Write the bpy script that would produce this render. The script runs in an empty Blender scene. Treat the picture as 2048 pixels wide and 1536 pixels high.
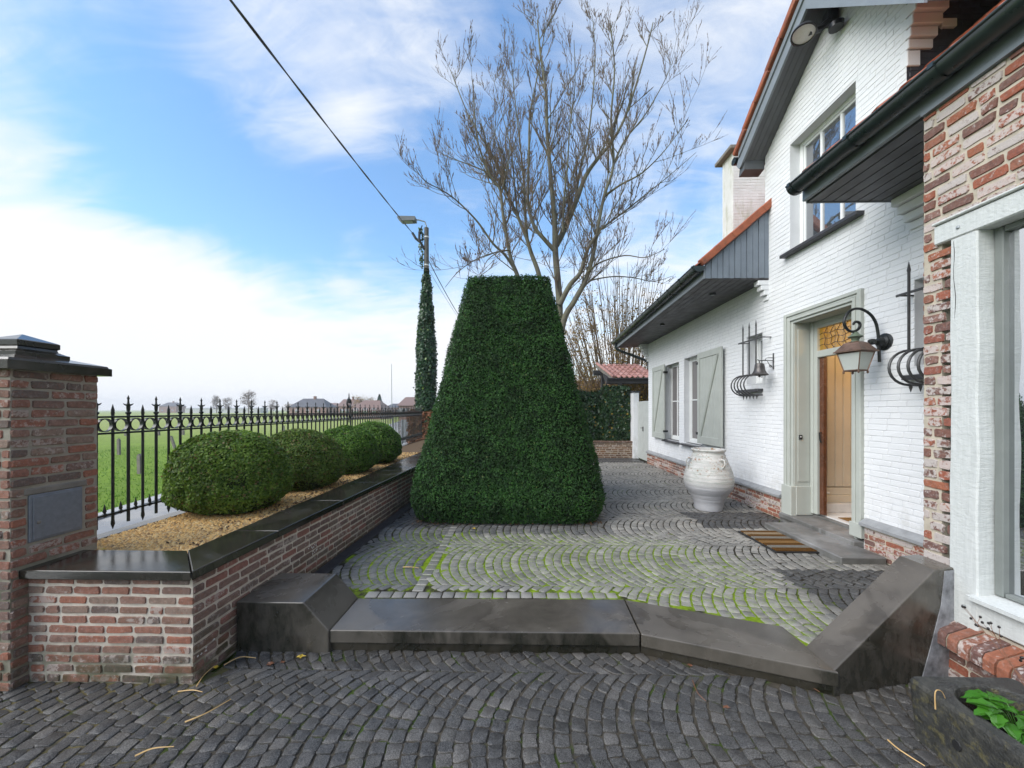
import bpy, math, random
import numpy as np
from mathutils import Vector, noise as mnoise
from math import sin, cos, pi, sqrt, atan2, radians
sc = bpy.context.scene
random.seed(7); rng = np.random.default_rng(7)

# ---------------------------------------------------------------- camera
A = math.atan(16/750.)
cam = bpy.data.cameras.new('camera'); camo = bpy.data.objects.new('camera', cam)
sc.collection.objects.link(camo); sc.camera = camo
cam.sensor_fit = 'HORIZONTAL'; cam.sensor_width = 36; cam.lens = 36*750/2048.
cam.shift_y = 52/2048.; cam.clip_start = .05; cam.clip_end = 4000
camo.location = (0, 0, 1.7); camo.rotation_euler = (pi/2, 0, A)

# ---------------------------------------------------------------- light
SUN_EL, SUN_AZ = radians(38), radians(-118)          # azimuth clockwise from +Y: from the left, a little behind
sun = bpy.data.lights.new('sun', 'SUN'); sun.energy = 1.8; sun.angle = radians(50); sun.color = (1, .965, .91)
suno = bpy.data.objects.new('sun', sun); sc.collection.objects.link(suno)
sd = Vector((sin(SUN_AZ)*cos(SUN_EL), cos(SUN_AZ)*cos(SUN_EL), sin(SUN_EL)))
suno.rotation_euler = sd.to_track_quat('Z', 'Y').to_euler(); suno.location = sd*30
vs = sc.view_settings
vs.view_transform = 'Standard'; vs.look = 'None'; vs.exposure = 1.2; vs.gamma = 1
sc.cycles.max_bounces = 8; sc.cycles.transparent_max_bounces = 8

def pixdir(px, py):
    cx = (px-1024)/750.; cz = (820-py)/750.
    v = Vector((cx*cos(A)-sin(A), cx*sin(A)+cos(A), cz)); return v.normalized()

w = bpy.data.worlds.new('World'); sc.world = w; w.use_nodes = True
nt = w.node_tree; N = nt.nodes; L = nt.links
for n in list(N): N.remove(n)
def nd(t, **k):
    n = N.new(t)
    for a, b in k.items(): setattr(n, a, b)
    return n
def mth(op, a, b=None, c=None, clamp=False):
    n = nd('ShaderNodeMath', operation=op); n.use_clamp = clamp
    for i, v in enumerate((a, b, c)):
        if v is None: continue
        if isinstance(v, (int, float)): n.inputs[i].default_value = v
        else: L.new(v, n.inputs[i])
    return n.outputs[0]
sky = nd('ShaderNodeTexSky', sky_type='NISHITA'); sky.sun_disc = False
sky.sun_elevation = SUN_EL; sky.sun_rotation = SUN_AZ; sky.air_density = 1.3; sky.dust_density = .3; sky.ozone_density = 3.0
tc = nd('ShaderNodeTexCoord')
sep = nd('ShaderNodeSeparateXYZ'); L.new(tc.outputs['Generated'], sep.inputs[0])
zz = mth('MAXIMUM', sep.outputs[2], 0.0)
den = mth('ADD', zz, .28)
cmb = nd('ShaderNodeCombineXYZ')
L.new(mth('DIVIDE', sep.outputs[0], den), cmb.inputs[0]); L.new(mth('DIVIDE', sep.outputs[1], den), cmb.inputs[1])
mp = nd('ShaderNodeMapping'); mp.inputs['Scale'].default_value = (.85, 1.15, 1); mp.inputs['Rotation'].default_value = (0, 0, .75); mp.inputs['Location'].default_value = (3.1, 1.7, 0)
L.new(cmb.outputs[0], mp.inputs[0])
n1 = nd('ShaderNodeTexNoise'); n1.inputs['Scale'].default_value = 1.5; n1.inputs['Detail'].default_value = 9; n1.inputs['Roughness'].default_value = .58; n1.inputs['Distortion'].default_value = 1.1
L.new(mp.outputs[0], n1.inputs['Vector'])
mp2 = nd('ShaderNodeMapping'); mp2.inputs['Scale'].default_value = (1.3, 4.0, 1); mp2.inputs['Rotation'].default_value = (0, 0, .45)
L.new(cmb.outputs[0], mp2.inputs[0])
n2 = nd('ShaderNodeTexNoise'); n2.inputs['Scale'].default_value = 2.2; n2.inputs['Detail'].default_value = 10; n2.inputs['Roughness'].default_value = .6; n2.inputs['Distortion'].default_value = 1.4
L.new(mp2.outputs[0], n2.inputs['Vector'])
dens = mth('ADD', mth('MULTIPLY', n1.outputs[0], 1.0), mth('MULTIPLY', n2.outputs[0], .55))
# cloud banks / clear gaps at their own places in the sky: (direction, spread, amount)
blobs = [((310, 430), .13, -.22), ((150, 230), .15, -.13), ((830, 540), .07, -.16), ((640, 520), .06, -.10), ((50, 480), .09, .10), ((500, 690), .18, .28), ((250, 580), .14, .20), ((60, 330), .16, .06), ((-200, 700), .3, .2), ((120, 480), .08, .12), ((430, 560), .08, .12), ((100, 560), .09, -.10), ((330, 640), .05, -.06), ((700, 190), .07, .24), ((520, 250), .07, .14),
         ((900, 700), .16, .22), ((850, 40), .10, .16), ((420, 20), .16, .14), ((1400, 60), .2, .16), ((1180, 30), .12, .12), ((1320, 640), .12, .2),
         ((480, 420), .10, -.26), ((330, 300), .12, -.18), ((650, 400), .09, -.22), ((1300, 350), .22, -.18), ((1000, 250), .2, -.22), ((200, 150), .15, -.12), ((760, 90), .08, -.05), ((800, 440), .1, -.2)]
for (p, s, a) in blobs:
    d = pixdir(*p)
    dp = nd('ShaderNodeVectorMath', operation='DOT_PRODUCT'); L.new(tc.outputs['Generated'], dp.inputs[0]); dp.inputs[1].default_value = d
    g = mth('EXPONENT', mth('DIVIDE', mth('SUBTRACT', dp.outputs['Value'], 1.0), s*s/1.2))
    dens = mth('ADD', dens, mth('MULTIPLY', g, a))
hz = mth('EXPONENT', mth('MULTIPLY', zz, -7.0))
dens = mth('ADD', dens, mth('MULTIPLY', hz, .44))
mask = mth('SMOOTHSTEP', dens, None) if False else None
mr = nd('ShaderNodeMapRange', interpolation_type='SMOOTHSTEP'); L.new(dens, mr.inputs[0])
mr.inputs[1].default_value = .50; mr.inputs[2].default_value = 1.16; mr.inputs[3].default_value = .09; mr.inputs[4].default_value = 1
bg1 = nd('ShaderNodeBackground'); bg1.inputs['Strength'].default_value = .12
hs = nd('ShaderNodeHueSaturation'); hs.inputs['Saturation'].default_value = 1.22; hs.inputs['Value'].default_value = .98
L.new(sky.outputs[0], hs.inputs['Color']); L.new(hs.outputs[0], bg1.inputs['Color'])
bg2 = nd('ShaderNodeBackground'); bg2.inputs['Color'].default_value = (.95, .97, 1, 1); bg2.inputs['Strength'].default_value = .475
mx = nd('ShaderNodeMixShader'); L.new(mr.outputs[0], mx.inputs[0]); L.new(bg1.outputs[0], mx.inputs[1]); L.new(bg2.outputs[0], mx.inputs[2])
wo = nd('ShaderNodeOutputWorld'); L.new(mx.outputs[0], wo.inputs[0])

# ---------------------------------------------------------------- materials
class MT:
    def __init__(s, name):
        s.m = bpy.data.materials.new(name); s.m.use_nodes = True
        s.nt = s.m.node_tree; s.N = s.nt.nodes; s.L = s.nt.links
        s.b = s.N['Principled BSDF']; s.tc = s.N.new('ShaderNodeTexCoord')
    def n(s, t, **k):
        x = s.N.new(t)
        for a, b in k.items(): setattr(x, a, b)
        return x
    def put(s, sock, v):
        if isinstance(v, (int, float)): sock.default_value = v
        elif isinstance(v, tuple): sock.default_value = v if len(v) == 4 else (*v, 1)
        else: s.L.new(v, sock)
    def noise(s, scale, detail=4, rough=.55, dist=0, sc3=None, geo=False):
        v = s.N.new('ShaderNodeNewGeometry').outputs['Position']
        if sc3:
            mp = s.n('ShaderNodeMapping'); mp.inputs['Scale'].default_value = sc3; s.L.new(v, mp.inputs[0]); v = mp.outputs[0]
        x = s.n('ShaderNodeTexNoise'); x.inputs['Scale'].default_value = scale; x.inputs['Detail'].default_value = detail
        x.inputs['Roughness'].default_value = rough; x.inputs['Distortion'].default_value = dist; s.L.new(v, x.inputs['Vector'])
        return x.outputs[0]
    def math(s, op, a, b=None, clamp=False):
        x = s.n('ShaderNodeMath', operation=op); x.use_clamp = clamp; s.put(x.inputs[0], a)
        if b is not None: s.put(x.inputs[1], b)
        return x.outputs[0]
    def rng(s, v, a, b, c=0., d=1.):
        x = s.n('ShaderNodeMapRange'); x.interpolation_type = 'SMOOTHSTEP'; s.put(x.inputs[0], v)
        for i, q in enumerate((a, b, c, d)): x.inputs[i+1].default_value = q
        return x.outputs[0]
    def mix(s, f, a, b, mode='MIX'):
        x = s.n('ShaderNodeMix', data_type='RGBA', blend_type=mode); s.put(x.inputs[0], f); s.put(x.inputs[6], a); s.put(x.inputs[7], b)
        return x.outputs[2]
    def ramp(s, v, stops, const=False):
        x = s.n('ShaderNodeValToRGB'); s.put(x.inputs[0], v); e = x.color_ramp.elements
        if const: x.color_ramp.interpolation = 'CONSTANT'
        while len(e) < len(stops): e.new(.5)
        for q, (p, c) in zip(e, stops): q.position = p; q.color = (*c, 1)
        return x.outputs[0]
    def island(s): return s.N.new('ShaderNodeNewGeometry').outputs['Random Per Island']
    def pos(s):
        x = s.n('ShaderNodeSeparateXYZ'); s.L.new(s.N.new('ShaderNodeNewGeometry').outputs['Position'], x.inputs[0]); return x.outputs
    def bump(s, h, strength=.3, dist=.01):
        x = s.n('ShaderNodeBump'); x.inputs['Strength'].default_value = strength; x.inputs['Distance'].default_value = dist
        s.put(x.inputs['Height'], h); s.L.new(x.outputs[0], s.b.inputs['Normal'])
    def fin(s, col, rough=.7, metal=0., spec=.5):
        s.put(s.b.inputs['Base Color'], col); s.put(s.b.inputs['Roughness'], rough); s.put(s.b.inputs['Metallic'], metal)
        s.put(s.b.inputs['Specular IOR Level'], spec); return s.m

def simple(name, c, rough=.6, var=.18, scale=6, bump=.15, bs=60, metal=0, spec=.5, bd=.004):
    t = MT(name); lo = tuple(x*(1-var) for x in c); hi = tuple(min(1, x*(1+var)) for x in c)
    col = t.ramp(t.noise(scale, 5, .6), [(.3, lo), (.7, hi)])
    if bump: t.bump(t.noise(bs, 4, .6), bump, bd)
    return t.fin(col, t.rng(t.noise(scale*1.7), .3, .7, rough*.85, min(1, rough*1.15)), metal, spec)

def brick_mat(name, cols, white=.5, wscale=9, wcol=(.42, .36, .32), mossy=0., zmoss=(0, 0)):
    t = MT(name); i = t.island()
    base = t.ramp(i, [(k/len(cols), c) for k, c in enumerate(cols)], True)
    base = t.mix(t.rng(t.noise(34, 6, .7), .40, .66), base, t.mix(.38, base, (.05, .035, .03)))
    base = t.mix(t.math('MULTIPLY', t.rng(t.noise(48, 6, .75), .50, .66), .30), base, (.42, .34, .30))
    base = t.mix(t.math('MULTIPLY', t.rng(t.noise(70, 3, .7), .5, .75), .5), base, (.30, .12, .07))
    # old lime and paint left on some of the bricks
    sel = t.math('FRACT', t.math('MULTIPLY', i, 37.17))
    wn = t.math('ADD', t.noise(wscale*2.6, 6, .72), t.math('MULTIPLY', sel, .32))
    base = t.mix(t.rng(wn, .80-white*.18, .88-white*.16, 0, .7), base, wcol)
    if mossy:
        z = t.pos()[2]
        mk = t.math('MULTIPLY', t.rng(z, zmoss[1], zmoss[0]), t.rng(t.noise(7, 5, .65), .38, .6))
        base = t.mix(t.math('MULTIPLY', mk, mossy), base, (.035, .045, .012))
    t.bump(t.math('ADD', t.noise(90, 4, .65), t.math('MULTIPLY', t.noise(25, 3), .8)), .55, .006)
    return t.fin(base, .8, 0, .3)

def stone_wet(name, c1, c2, r1=.12, r2=.42, moss_side_mix=0., side_col=(.02, .028, .008)):
    t = MT(name)
    col = t.ramp(t.noise(3.2, 6, .62, .4), [(.3, c1), (.68, c2)])
    col = t.mix(t.math('MULTIPLY', t.rng(t.noise(160, 2), .62, .72), .35), col, (.16, .155, .14))
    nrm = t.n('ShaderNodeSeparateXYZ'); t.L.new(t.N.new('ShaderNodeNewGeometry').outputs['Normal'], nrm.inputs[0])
    if moss_side_mix:  # amount by which upright faces are darkened, unevenly
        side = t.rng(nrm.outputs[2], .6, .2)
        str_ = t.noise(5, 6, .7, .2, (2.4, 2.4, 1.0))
        col = t.mix(t.math('MULTIPLY', t.math('MULTIPLY', side, t.rng(str_, .34, .68, .35, 1)), moss_side_mix), col, side_col)
    t.bump(t.math('ADD', t.noise(40, 5, .6), t.math('MULTIPLY', t.noise(300, 2), .25)), .12, .004)
    blot = t.rng(t.noise(1.3, 4, .6, .8), .50, .60)
    col = t.mix(t.math('MULTIPLY', blot, .35), col, tuple(x*1.7 for x in c2))
    return t.fin(col, t.math('ADD', t.rng(t.noise(2.4, 5, .6, .5), .36, .62, r1, r2), t.math('MULTIPLY', blot, .12)), 0, .5)

M = {}
RED = [(.27, .120, .085), (.21, .115, .085), (.31, .125, .080), (.19, .118, .095), (.25, .145, .110), (.14, .105, .090), (.28, .130, .090), (.22, .125, .09), (.25, .175, .135), (.26, .12, .085)]
M['brick'] = brick_mat('old_brick', RED, .22, mossy=.7, zmoss=(0, .3))
M['brick_pale'] = brick_mat('weathered_brick', [(.23, .125, .10), (.18, .12, .10), (.27, .12, .095), (.17, .125, .105), (.22, .14, .115), (.15, .095, .085)], .1, mossy=.75, zmoss=(0, .5))
M['brick_orange'] = brick_mat('reclaimed_brick', [(.30, .095, .055), (.18, .085, .066), (.26, .088, .060), (.16, .085, .070), (.27, .11, .07), (.22, .12, .098), (.15, .08, .068), (.31, .11, .06)], .82, 11, (.56, .52, .49))
M['brick_far'] = brick_mat('garden_brick', [(.15, .08, .045), (.2, .1, .05), (.12, .07, .045), (.18, .11, .06)], .3)
def mortar(name, c, moss_side_mix=0, z0=0, z1=.4):
    t = MT(name); col = t.ramp(t.noise(14, 5, .65), [(.3, tuple(x*.72 for x in c)), (.7, c)])
    if moss_side_mix:
        mk = t.math('MULTIPLY', t.rng(t.pos()[2], z1, z0), t.rng(t.noise(6, 5), .35, .6))
        col = t.mix(t.math('MULTIPLY', mk, moss_side_mix), col, (.05, .06, .018))
    t.bump(t.noise(160, 3, .7), .5, .003); return t.fin(col, .92, 0, .2)
M['mortar'] = mortar('lime_mortar', (.62, .55, .46), .8, 0, .42)
M['mortar_grey'] = mortar('grey_mortar', (.36, .325, .265), .5, .6, .95)
M['mortar_cream'] = mortar('cream_mortar', (.52, .46, .37))
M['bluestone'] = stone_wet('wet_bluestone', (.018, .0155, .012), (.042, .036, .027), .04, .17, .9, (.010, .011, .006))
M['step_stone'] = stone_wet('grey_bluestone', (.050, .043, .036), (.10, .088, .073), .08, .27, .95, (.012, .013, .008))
M['sill_stone'] = simple('pale_bluestone', (.27, .275, .28), .55, .2, 9, .2, 80)
M['door_stone'] = stone_wet('worn_bluestone', (.09, .088, .082), (.22, .215, .21), .35, .6, .3)
M['dark_sill'] = simple('dark_sill_stone', (.045, .045, .05), .4, .25, 12, .2)
def white_brick():
    t = MT('white_painted_brick')
    col = t.ramp(t.noise(2.2, 5, .55), [(.3, (.69, .70, .71)), (.7, (.76, .765, .77))])
    col = t.mix(t.math('MULTIPLY', t.rng(t.math('FRACT', t.math('MULTIPLY', t.island(), 91.7)), .4, 1), .10), col, (.6, .61, .62))
    col = t.mix(t.math('MULTIPLY', t.rng(t.pos()[2], 1.05, .48), t.rng(t.noise(9, 6, .7, 0, (1, 1, .5)), .42, .7, 0, .45)), col, (.42, .41, .36))
    col = t.mix(t.math('MULTIPLY', t.rng(t.noise(3, 6, .75, 0, (3, 3, .35)), .58, .74), .16), col, (.45, .45, .42))
    t.bump(t.math('ADD', t.noise(30, 4, .6), t.math('MULTIPLY', t.noise(130, 3), .4)), .35, .005)
    return t.fin(col, .62, 0, .35)
M['white'] = white_brick()
M['white_joint'] = simple('white_painted_joint', (.62, .63, .64), .7, .06, 5, .2)
def old_white():
    t = MT('stained_white_brick'); col = t.ramp(t.noise(3, 5), [(.3, (.60, .60, .57)), (.7, (.72, .72, .70))])
    col = t.mix(t.math('MULTIPLY', t.rng(t.noise(2.5, 5, .7, 0, (3, 3, .6)), .5, .7), .6), col, (.36, .37, .24))
    t.bump(t.noise(40, 4), .3, .004); return t.fin(col, .75, 0, .3)
M['white_old'] = old_white()
M['black_paint'] = simple('black_painted_brick', (.035, .036, .042), .6, .2, 8, .35, 35)
M['anthracite'] = simple('anthracite_board', (.085, .092, .10), .45, .12, 5, .1, 40)
M['soffit'] = simple('dark_soffit_board', (.060, .058, .062), .5, .15, 4, .12, 30)
M['cheek'] = simple('grey_cladding_board', (.17, .20, .235), .5, .1, 6, .1)
M['fascia'] = simple('grey_fascia_board', (.20, .225, .25), .4, .1, 5, .1)
M['zinc'] = simple('dark_zinc', (.014, .022, .021), .3, .3, 5, .08, 20, 0, .6)
M['iron'] = simple('black_painted_iron', (.010, .012, .012), .35, .3, 20, .25, 120)
M['dark_iron'] = simple('grey_wrought_iron', (.055, .055, .056), .42, .3, 30, .3, 120, .2)
M['frame_grey'] = simple('sage_grey_paint', (.42, .44, .40), .45, .05, 4, .05, 50)
M['frame_white'] = simple('white_window_paint', (.72, .73, .72), .4, .04, 4, .04)
M['timber'] = None
def timber():
    t = MT('grey_painted_old_timber'); g = t.noise(5, 6, .65, .6, (14, 14, 1))
    col = t.ramp(g, [(.25, (.47, .49, .475)), (.75, (.60, .615, .60))])
    t.bump(t.math('ADD', t.noise(7, 6, .6, .8, (1, 3, 5)), t.math('MULTIPLY', t.noise(60, 3), .3)), .45, .012); return t.fin(col, .6, 0, .35)
M['timber'] = timber()
M['shutter'] = simple('sage_shutter_paint', (.40, .42, .385), .5, .06, 5, .08)
M['shutter_dark'] = simple('sage_shutter_edge', (.33, .35, .31), .5, .06, 5, .08)
M['gate_paint'] = simple('grey_gate_paint', (.42, .44, .42), .5, .06, 5, .08)
M['meter'] = simple('brushed_grey_metal', (.20, .215, .25), .42, .12, 30, .1, 90, .35)
M['marble'] = simple('pale_marble', (.62, .61, .60), .2, .08, 6, .03)
M['planks'] = simple('cream_wall_panels', (.60, .53, .42), .55, .05, 4, .05)
M['varnish'] = simple('varnished_wood', (.10, .038, .018), .25, .3, 8, .05)
M['copper'] = simple('aged_copper', (.17, .105, .075), .42, .35, 12, .3, 90, .55)
M['verdigris'] = simple('green_copper', (.13, .17, .12), .6, .3, 14, .3, 90, .2)
M['bronze'] = simple('dark_bronze', (.085, .078, .075), .4, .3, 20, .3, 60, .5)
M['galv'] = simple('galvanised_steel', (.30, .32, .33), .45, .15, 8, .1, 40, .3)
M['pole'] = simple('weathered_pole_wood', (.11, .105, .095), .8, .2, 6, .3, 30)
M['cable'] = simple('black_cable', (.03, .03, .035), .5, .1, 6, 0)
M['porcelain'] = simple('white_insulator', (.7, .7, .7), .3, .05)
M['black_plastic'] = simple('black_plastic', (.015, .016, .018), .35, .1, 6, .05)
def glass(name, tint, refl, rough=.02):
    t = MT(name); t.b.inputs['Base Color'].default_value = (*tint, 1); t.b.inputs['Roughness'].default_value = .4
    gl = t.n('ShaderNodeBsdfGlossy'); gl.inputs['Roughness'].default_value = rough; gl.inputs['Color'].default_value = (.95, .97, 1, 1)
    ly = t.n('ShaderNodeLayerWeight'); ly.inputs['Blend'].default_value = .35
    f = t.math('ADD', t.math('MULTIPLY', ly.outputs['Fresnel'], .7), refl, True)
    mx = t.n('ShaderNodeMixShader'); t.put(mx.inputs[0], f); t.L.new(t.b.outputs[0], mx.inputs[1]); t.L.new(gl.outputs[0], mx.inputs[2])
    bp = t.n('ShaderNodeBump'); bp.inputs['Strength'].default_value = .06; bp.inputs['Distance'].default_value = .01; t.L.new(t.noise(1.6, 2), bp.inputs['Height']); t.L.new(bp.outputs[0], gl.inputs['Normal'])
    t.L.new(mx.outputs[0], t.N['Material Output'].inputs[0]); return t.m
M['glass'] = glass('window_glass', (.035, .037, .04), .32)
M['big_glass'] = glass('coated_picture_glass', (.012, .016, .016), .62, .004)
M['glass_blind'] = glass('glass_over_blind', (.15, .135, .13), .04)
def thin(name, col, alpha=.75):
    t = MT(name); t.b.inputs['Base Color'].default_value = (*col, 1); t.b.inputs['Roughness'].default_value = .35
    tr = t.n('ShaderNodeBsdfTranslucent'); tr.inputs['Color'].default_value = (*col, 1)
    mx = t.n('ShaderNodeMixShader'); mx.inputs[0].default_value = .5; t.L.new(t.b.outputs[0], mx.inputs[1]); t.L.new(tr.outputs[0], mx.inputs[2])
    t.L.new(mx.outputs[0], t.N['Material Output'].inputs[0]); return t.m
M['frosted'] = thin('frosted_lantern_glass', (.72, .76, .72))
def amber():
    t = MT('amber_leaded_glass'); tp = t.n('ShaderNodeBsdfTransparent'); tp.inputs['Color'].default_value = (.95, .84, .34, 1)
    gl = t.n('ShaderNodeBsdfGlossy'); gl.inputs['Roughness'].default_value = .08
    bp = t.n('ShaderNodeBump'); bp.inputs['Strength'].default_value = .5; bp.inputs['Distance'].default_value = .02; t.L.new(t.noise(14, 3), bp.inputs['Height']); t.L.new(bp.outputs[0], gl.inputs['Normal'])
    mx = t.n('ShaderNodeMixShader'); mx.inputs[0].default_value = .18; t.L.new(tp.outputs[0], mx.inputs[1]); t.L.new(gl.outputs[0], mx.inputs[2])
    t.L.new(mx.outputs[0], t.N['Material Output'].inputs[0]); return t.m
M['amber'] = amber()
def emis(name, c, s):
    t = MT(name); t.put(t.b.inputs['Emission Color'], c); t.b.inputs['Emission Strength'].default_value = s; return t.fin(c, .5)
M['bulb'] = emis('lit_lamp_globe', (1, .62, .28), 6)
def tile(name, cs, moss_side_mix=.5):
    t = MT(name); col = t.ramp(t.noise(4, 5, .7), [(.25, cs[0]), (.5, cs[1]), (.75, cs[2])])
    col = t.mix(t.math('MULTIPLY', t.rng(t.noise(9, 6, .7), .5, .66), moss_side_mix), col, (.09, .06, .035))
    t.bump(t.noise(60, 4), .25, .005); return t.fin(col, .55, 0, .4)
M['tile'] = tile('orange_clay_tile', [(.17, .06, .04), (.33, .095, .045), (.40, .125, .06)])
M['tile_pink'] = tile('pale_red_clay_tile', [(.33, .15, .12), (.46, .23, .19), (.60, .37, .33)], .3)
M['tile_brown'] = tile('brown_clay_tile', [(.17, .11, .085), (.20, .125, .10), (.24, .15, .12)], .3)
M['pergola'] = simple('black_stained_timber', (.03, .028, .028), .6, .2, 6, .2)
def urnm():
    t = MT('whitewashed_terracotta'); z = t.pos()[2]
    col = t.ramp(t.noise(5, 6, .65), [(.3, (.46, .45, .43)), (.7, (.62, .61, .58))])
    col = t.mix(t.math('MULTIPLY', t.rng(t.noise(6, 4, .6, .3, (1, 1, 7)), .48, .62), .55), col, (.36, .40, .36))
    up = t.rng(z, .62, .85)
    low = t.math('SUBTRACT', 1.0, t.rng(z, .48, .62))
    col = t.mix(t.math('MULTIPLY', low, .75), col, (.42, .42, .45))
    chips = t.math('MULTIPLY', t.rng(t.noise(26, 7, .75), .555, .59), t.math('MULTIPLY', up, t.rng(t.noise(4, 2), .36, .50)))
    col = t.mix(chips, col, (.26, .14, .07))
    t.bump(t.math('ADD', t.noise(6, 3, .6, 0, (.6, .6, 14)), t.math('MULTIPLY', t.noise(60, 4), .35)), .5, .012); return t.fin(col, .75, 0, .25)
M['urn'] = urnm()
M['terracotta'] = simple('bare_terracotta', (.20, .095, .06), .8, .3, 20, .2)
M['soil'] = simple('dark_soil', (.022, .015, .01), .95, .5, 40, .8, 60, 0, .1, .02)
def trough():
    t = MT('mossy_old_stone'); col = t.ramp(t.noise(12, 7, .75), [(.3, (.018, .018, .018)), (.5, (.04, .04, .036)), (.7, (.085, .082, .07))])
    nrm = t.n('ShaderNodeSeparateXYZ'); t.L.new(t.N.new('ShaderNodeNewGeometry').outputs['Normal'], nrm.inputs[0])
    side = t.rng(nrm.outputs[2], .7, .2)
    col = t.mix(t.math('MULTIPLY', side, t.rng(t.noise(20, 7, .75), .5, .62, 0, .7)), col, (.13, .115, .05))
    t.bump(t.math('ADD', t.noise(22, 6, .7), t.noise(90, 4, .7)), .7, .012)
    return t.fin(col, t.rng(t.noise(6), .35, .65, .3, .6), 0, .4)
M['trough'] = trough()
def mat_coir(name, c):
    t = MT(name); col = t.mix(t.rng(t.noise(220, 3, .8), .35, .65), tuple(x*.5 for x in c), c); t.bump(t.noise(350, 2, .8), 1, .01); return t.fin(col, .95, 0, .1)
M['coir'] = mat_coir('brown_coir', (.16, .075, .018))
M['coir_pale'] = mat_coir('pale_coir', (.40, .30, .19)); M['coir_tan'] = mat_coir('tan_coir', (.34, .19, .07)); M['coir_grey'] = mat_coir('grey_coir', (.29, .27, .23))
M['rubber'] = simple('black_rubber', (.012, .012, .012), .6, .2, 20, .2)
def leafm(name, cols, clump=3.0, rough=.45, dark=.5, trans=.25, extra=None, ex=.06):
    t = MT(name); i = t.island(); n = len(cols)
    col = t.ramp(i, [(k/(n-1), c) for k, c in enumerate(cols)])
    col = t.mix(t.math('MULTIPLY', t.rng(t.noise(clump, 4, .6), .35, .68), dark), col, tuple(x*.35 for x in cols[0]))
    if extra: col = t.mix(t.math('MULTIPLY', t.rng(t.math('FRACT', t.math('MULTIPLY', i, 53.3)), 1-ex, 1-ex+.005), .9), col, extra)
    t.fin(col, rough, 0, .35)
    tr = t.n('ShaderNodeBsdfTranslucent'); t.put(tr.inputs['Color'], col)
    mx = t.n('ShaderNodeMixShader'); mx.inputs[0].default_value = trans; t.L.new(t.b.outputs[0], mx.inputs[1]); t.L.new(tr.outputs[0], mx.inputs[2])
    t.L.new(mx.outputs[0], t.N['Material Output'].inputs[0]); return t.m
M['yew'] = leafm('yew_needles', [(.012, .045, .008), (.024, .088, .014), (.055, .155, .024), (.018, .066, .012)], 4.2, .7, .65, .2, (.10, .13, .03), .012)
M['box1'] = leafm('box_leaves', [(.05, .11, .013), (.125, .23, .025), (.26, .38, .06), (.075, .155, .018)], 3.5, .5, .4, .4, (.20, .13, .05), .05)
M['box2'] = leafm('box_leaves_fresh', [(.05, .12, .015), (.12, .26, .026), (.22, .38, .055)], 3, .5, .4, .4, (.19, .15, .07), .04)
M['ivy'] = leafm('ivy_leaves', [(.02, .055, .022), (.03, .085, .03), (.06, .13, .055), (.025, .06, .02)], 2.2, .3, .5, .2, (.16, .24, .05), .03)
M['ivy_wall'] = leafm('ivy_wall_leaves', [(.012, .04, .014), (.022, .065, .02), (.05, .10, .035), (.02, .05, .016)], 2.5, .3, .55, .2, (.24, .17, .03), .03)
M['beech'] = leafm('dry_beech_leaves', [(.30, .10, .04), (.20, .09, .05), (.36, .17, .08), (.14, .08, .04)], 4, .6, .3, .3)
M['autumn'] = leafm('autumn_leaves', [(.36, .21, .03), (.28, .15, .04), (.42, .28, .06), (.15, .12, .04)], 2, .55, .4, .35)
M['green_leaf'] = leafm('fresh_green_leaves', [(.04, .16, .012), (.07, .24, .02), (.035, .12, .012)], 9, .35, .3, .3)
M['conifer'] = leafm('conifer_needles', [(.03, .06, .035), (.045, .08, .045)], .6, .6, .5, .1)
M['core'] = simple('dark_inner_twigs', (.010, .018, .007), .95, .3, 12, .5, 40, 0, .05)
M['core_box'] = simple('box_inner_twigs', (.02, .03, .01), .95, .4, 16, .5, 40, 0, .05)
def barkm(name, a, b):
    t = MT(name); col = t.ramp(t.noise(2.5, 5, .65), [(.35, a), (.65, b)]); t.bump(t.noise(30, 4, .6, 0, (2, 2, .5)), .4, .01); return t.fin(col, .8, 0, .25)
M['bark'] = barkm('mossy_grey_bark', (.10, .09, .075), (.17, .165, .11))
M['twig'] = barkm('twig_bark', (.12, .080, .052), (.19, .14, .095))
M['bark2'] = barkm('brown_stem_bark', (.12, .08, .05), (.19, .14, .085))
M['straw'] = simple('dry_yellow_stem', (.55, .36, .15), .6, .2, 9, .1)
M['leaf_y'] = simple('fallen_yellow_leaf', (.52, .36, .03), .5, .3, 30, .3)
M['leaf_b'] = simple('fallen_brown_leaf', (.16, .065, .03), .5, .3, 30, .3)
M['leaf_k'] = simple('wet_black_leaf', (.01, .008, .007), .4, .3, 30, .3)
M['concrete'] = simple('concrete_post', (.19, .17, .145), .85, .2, 8, .3)

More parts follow.
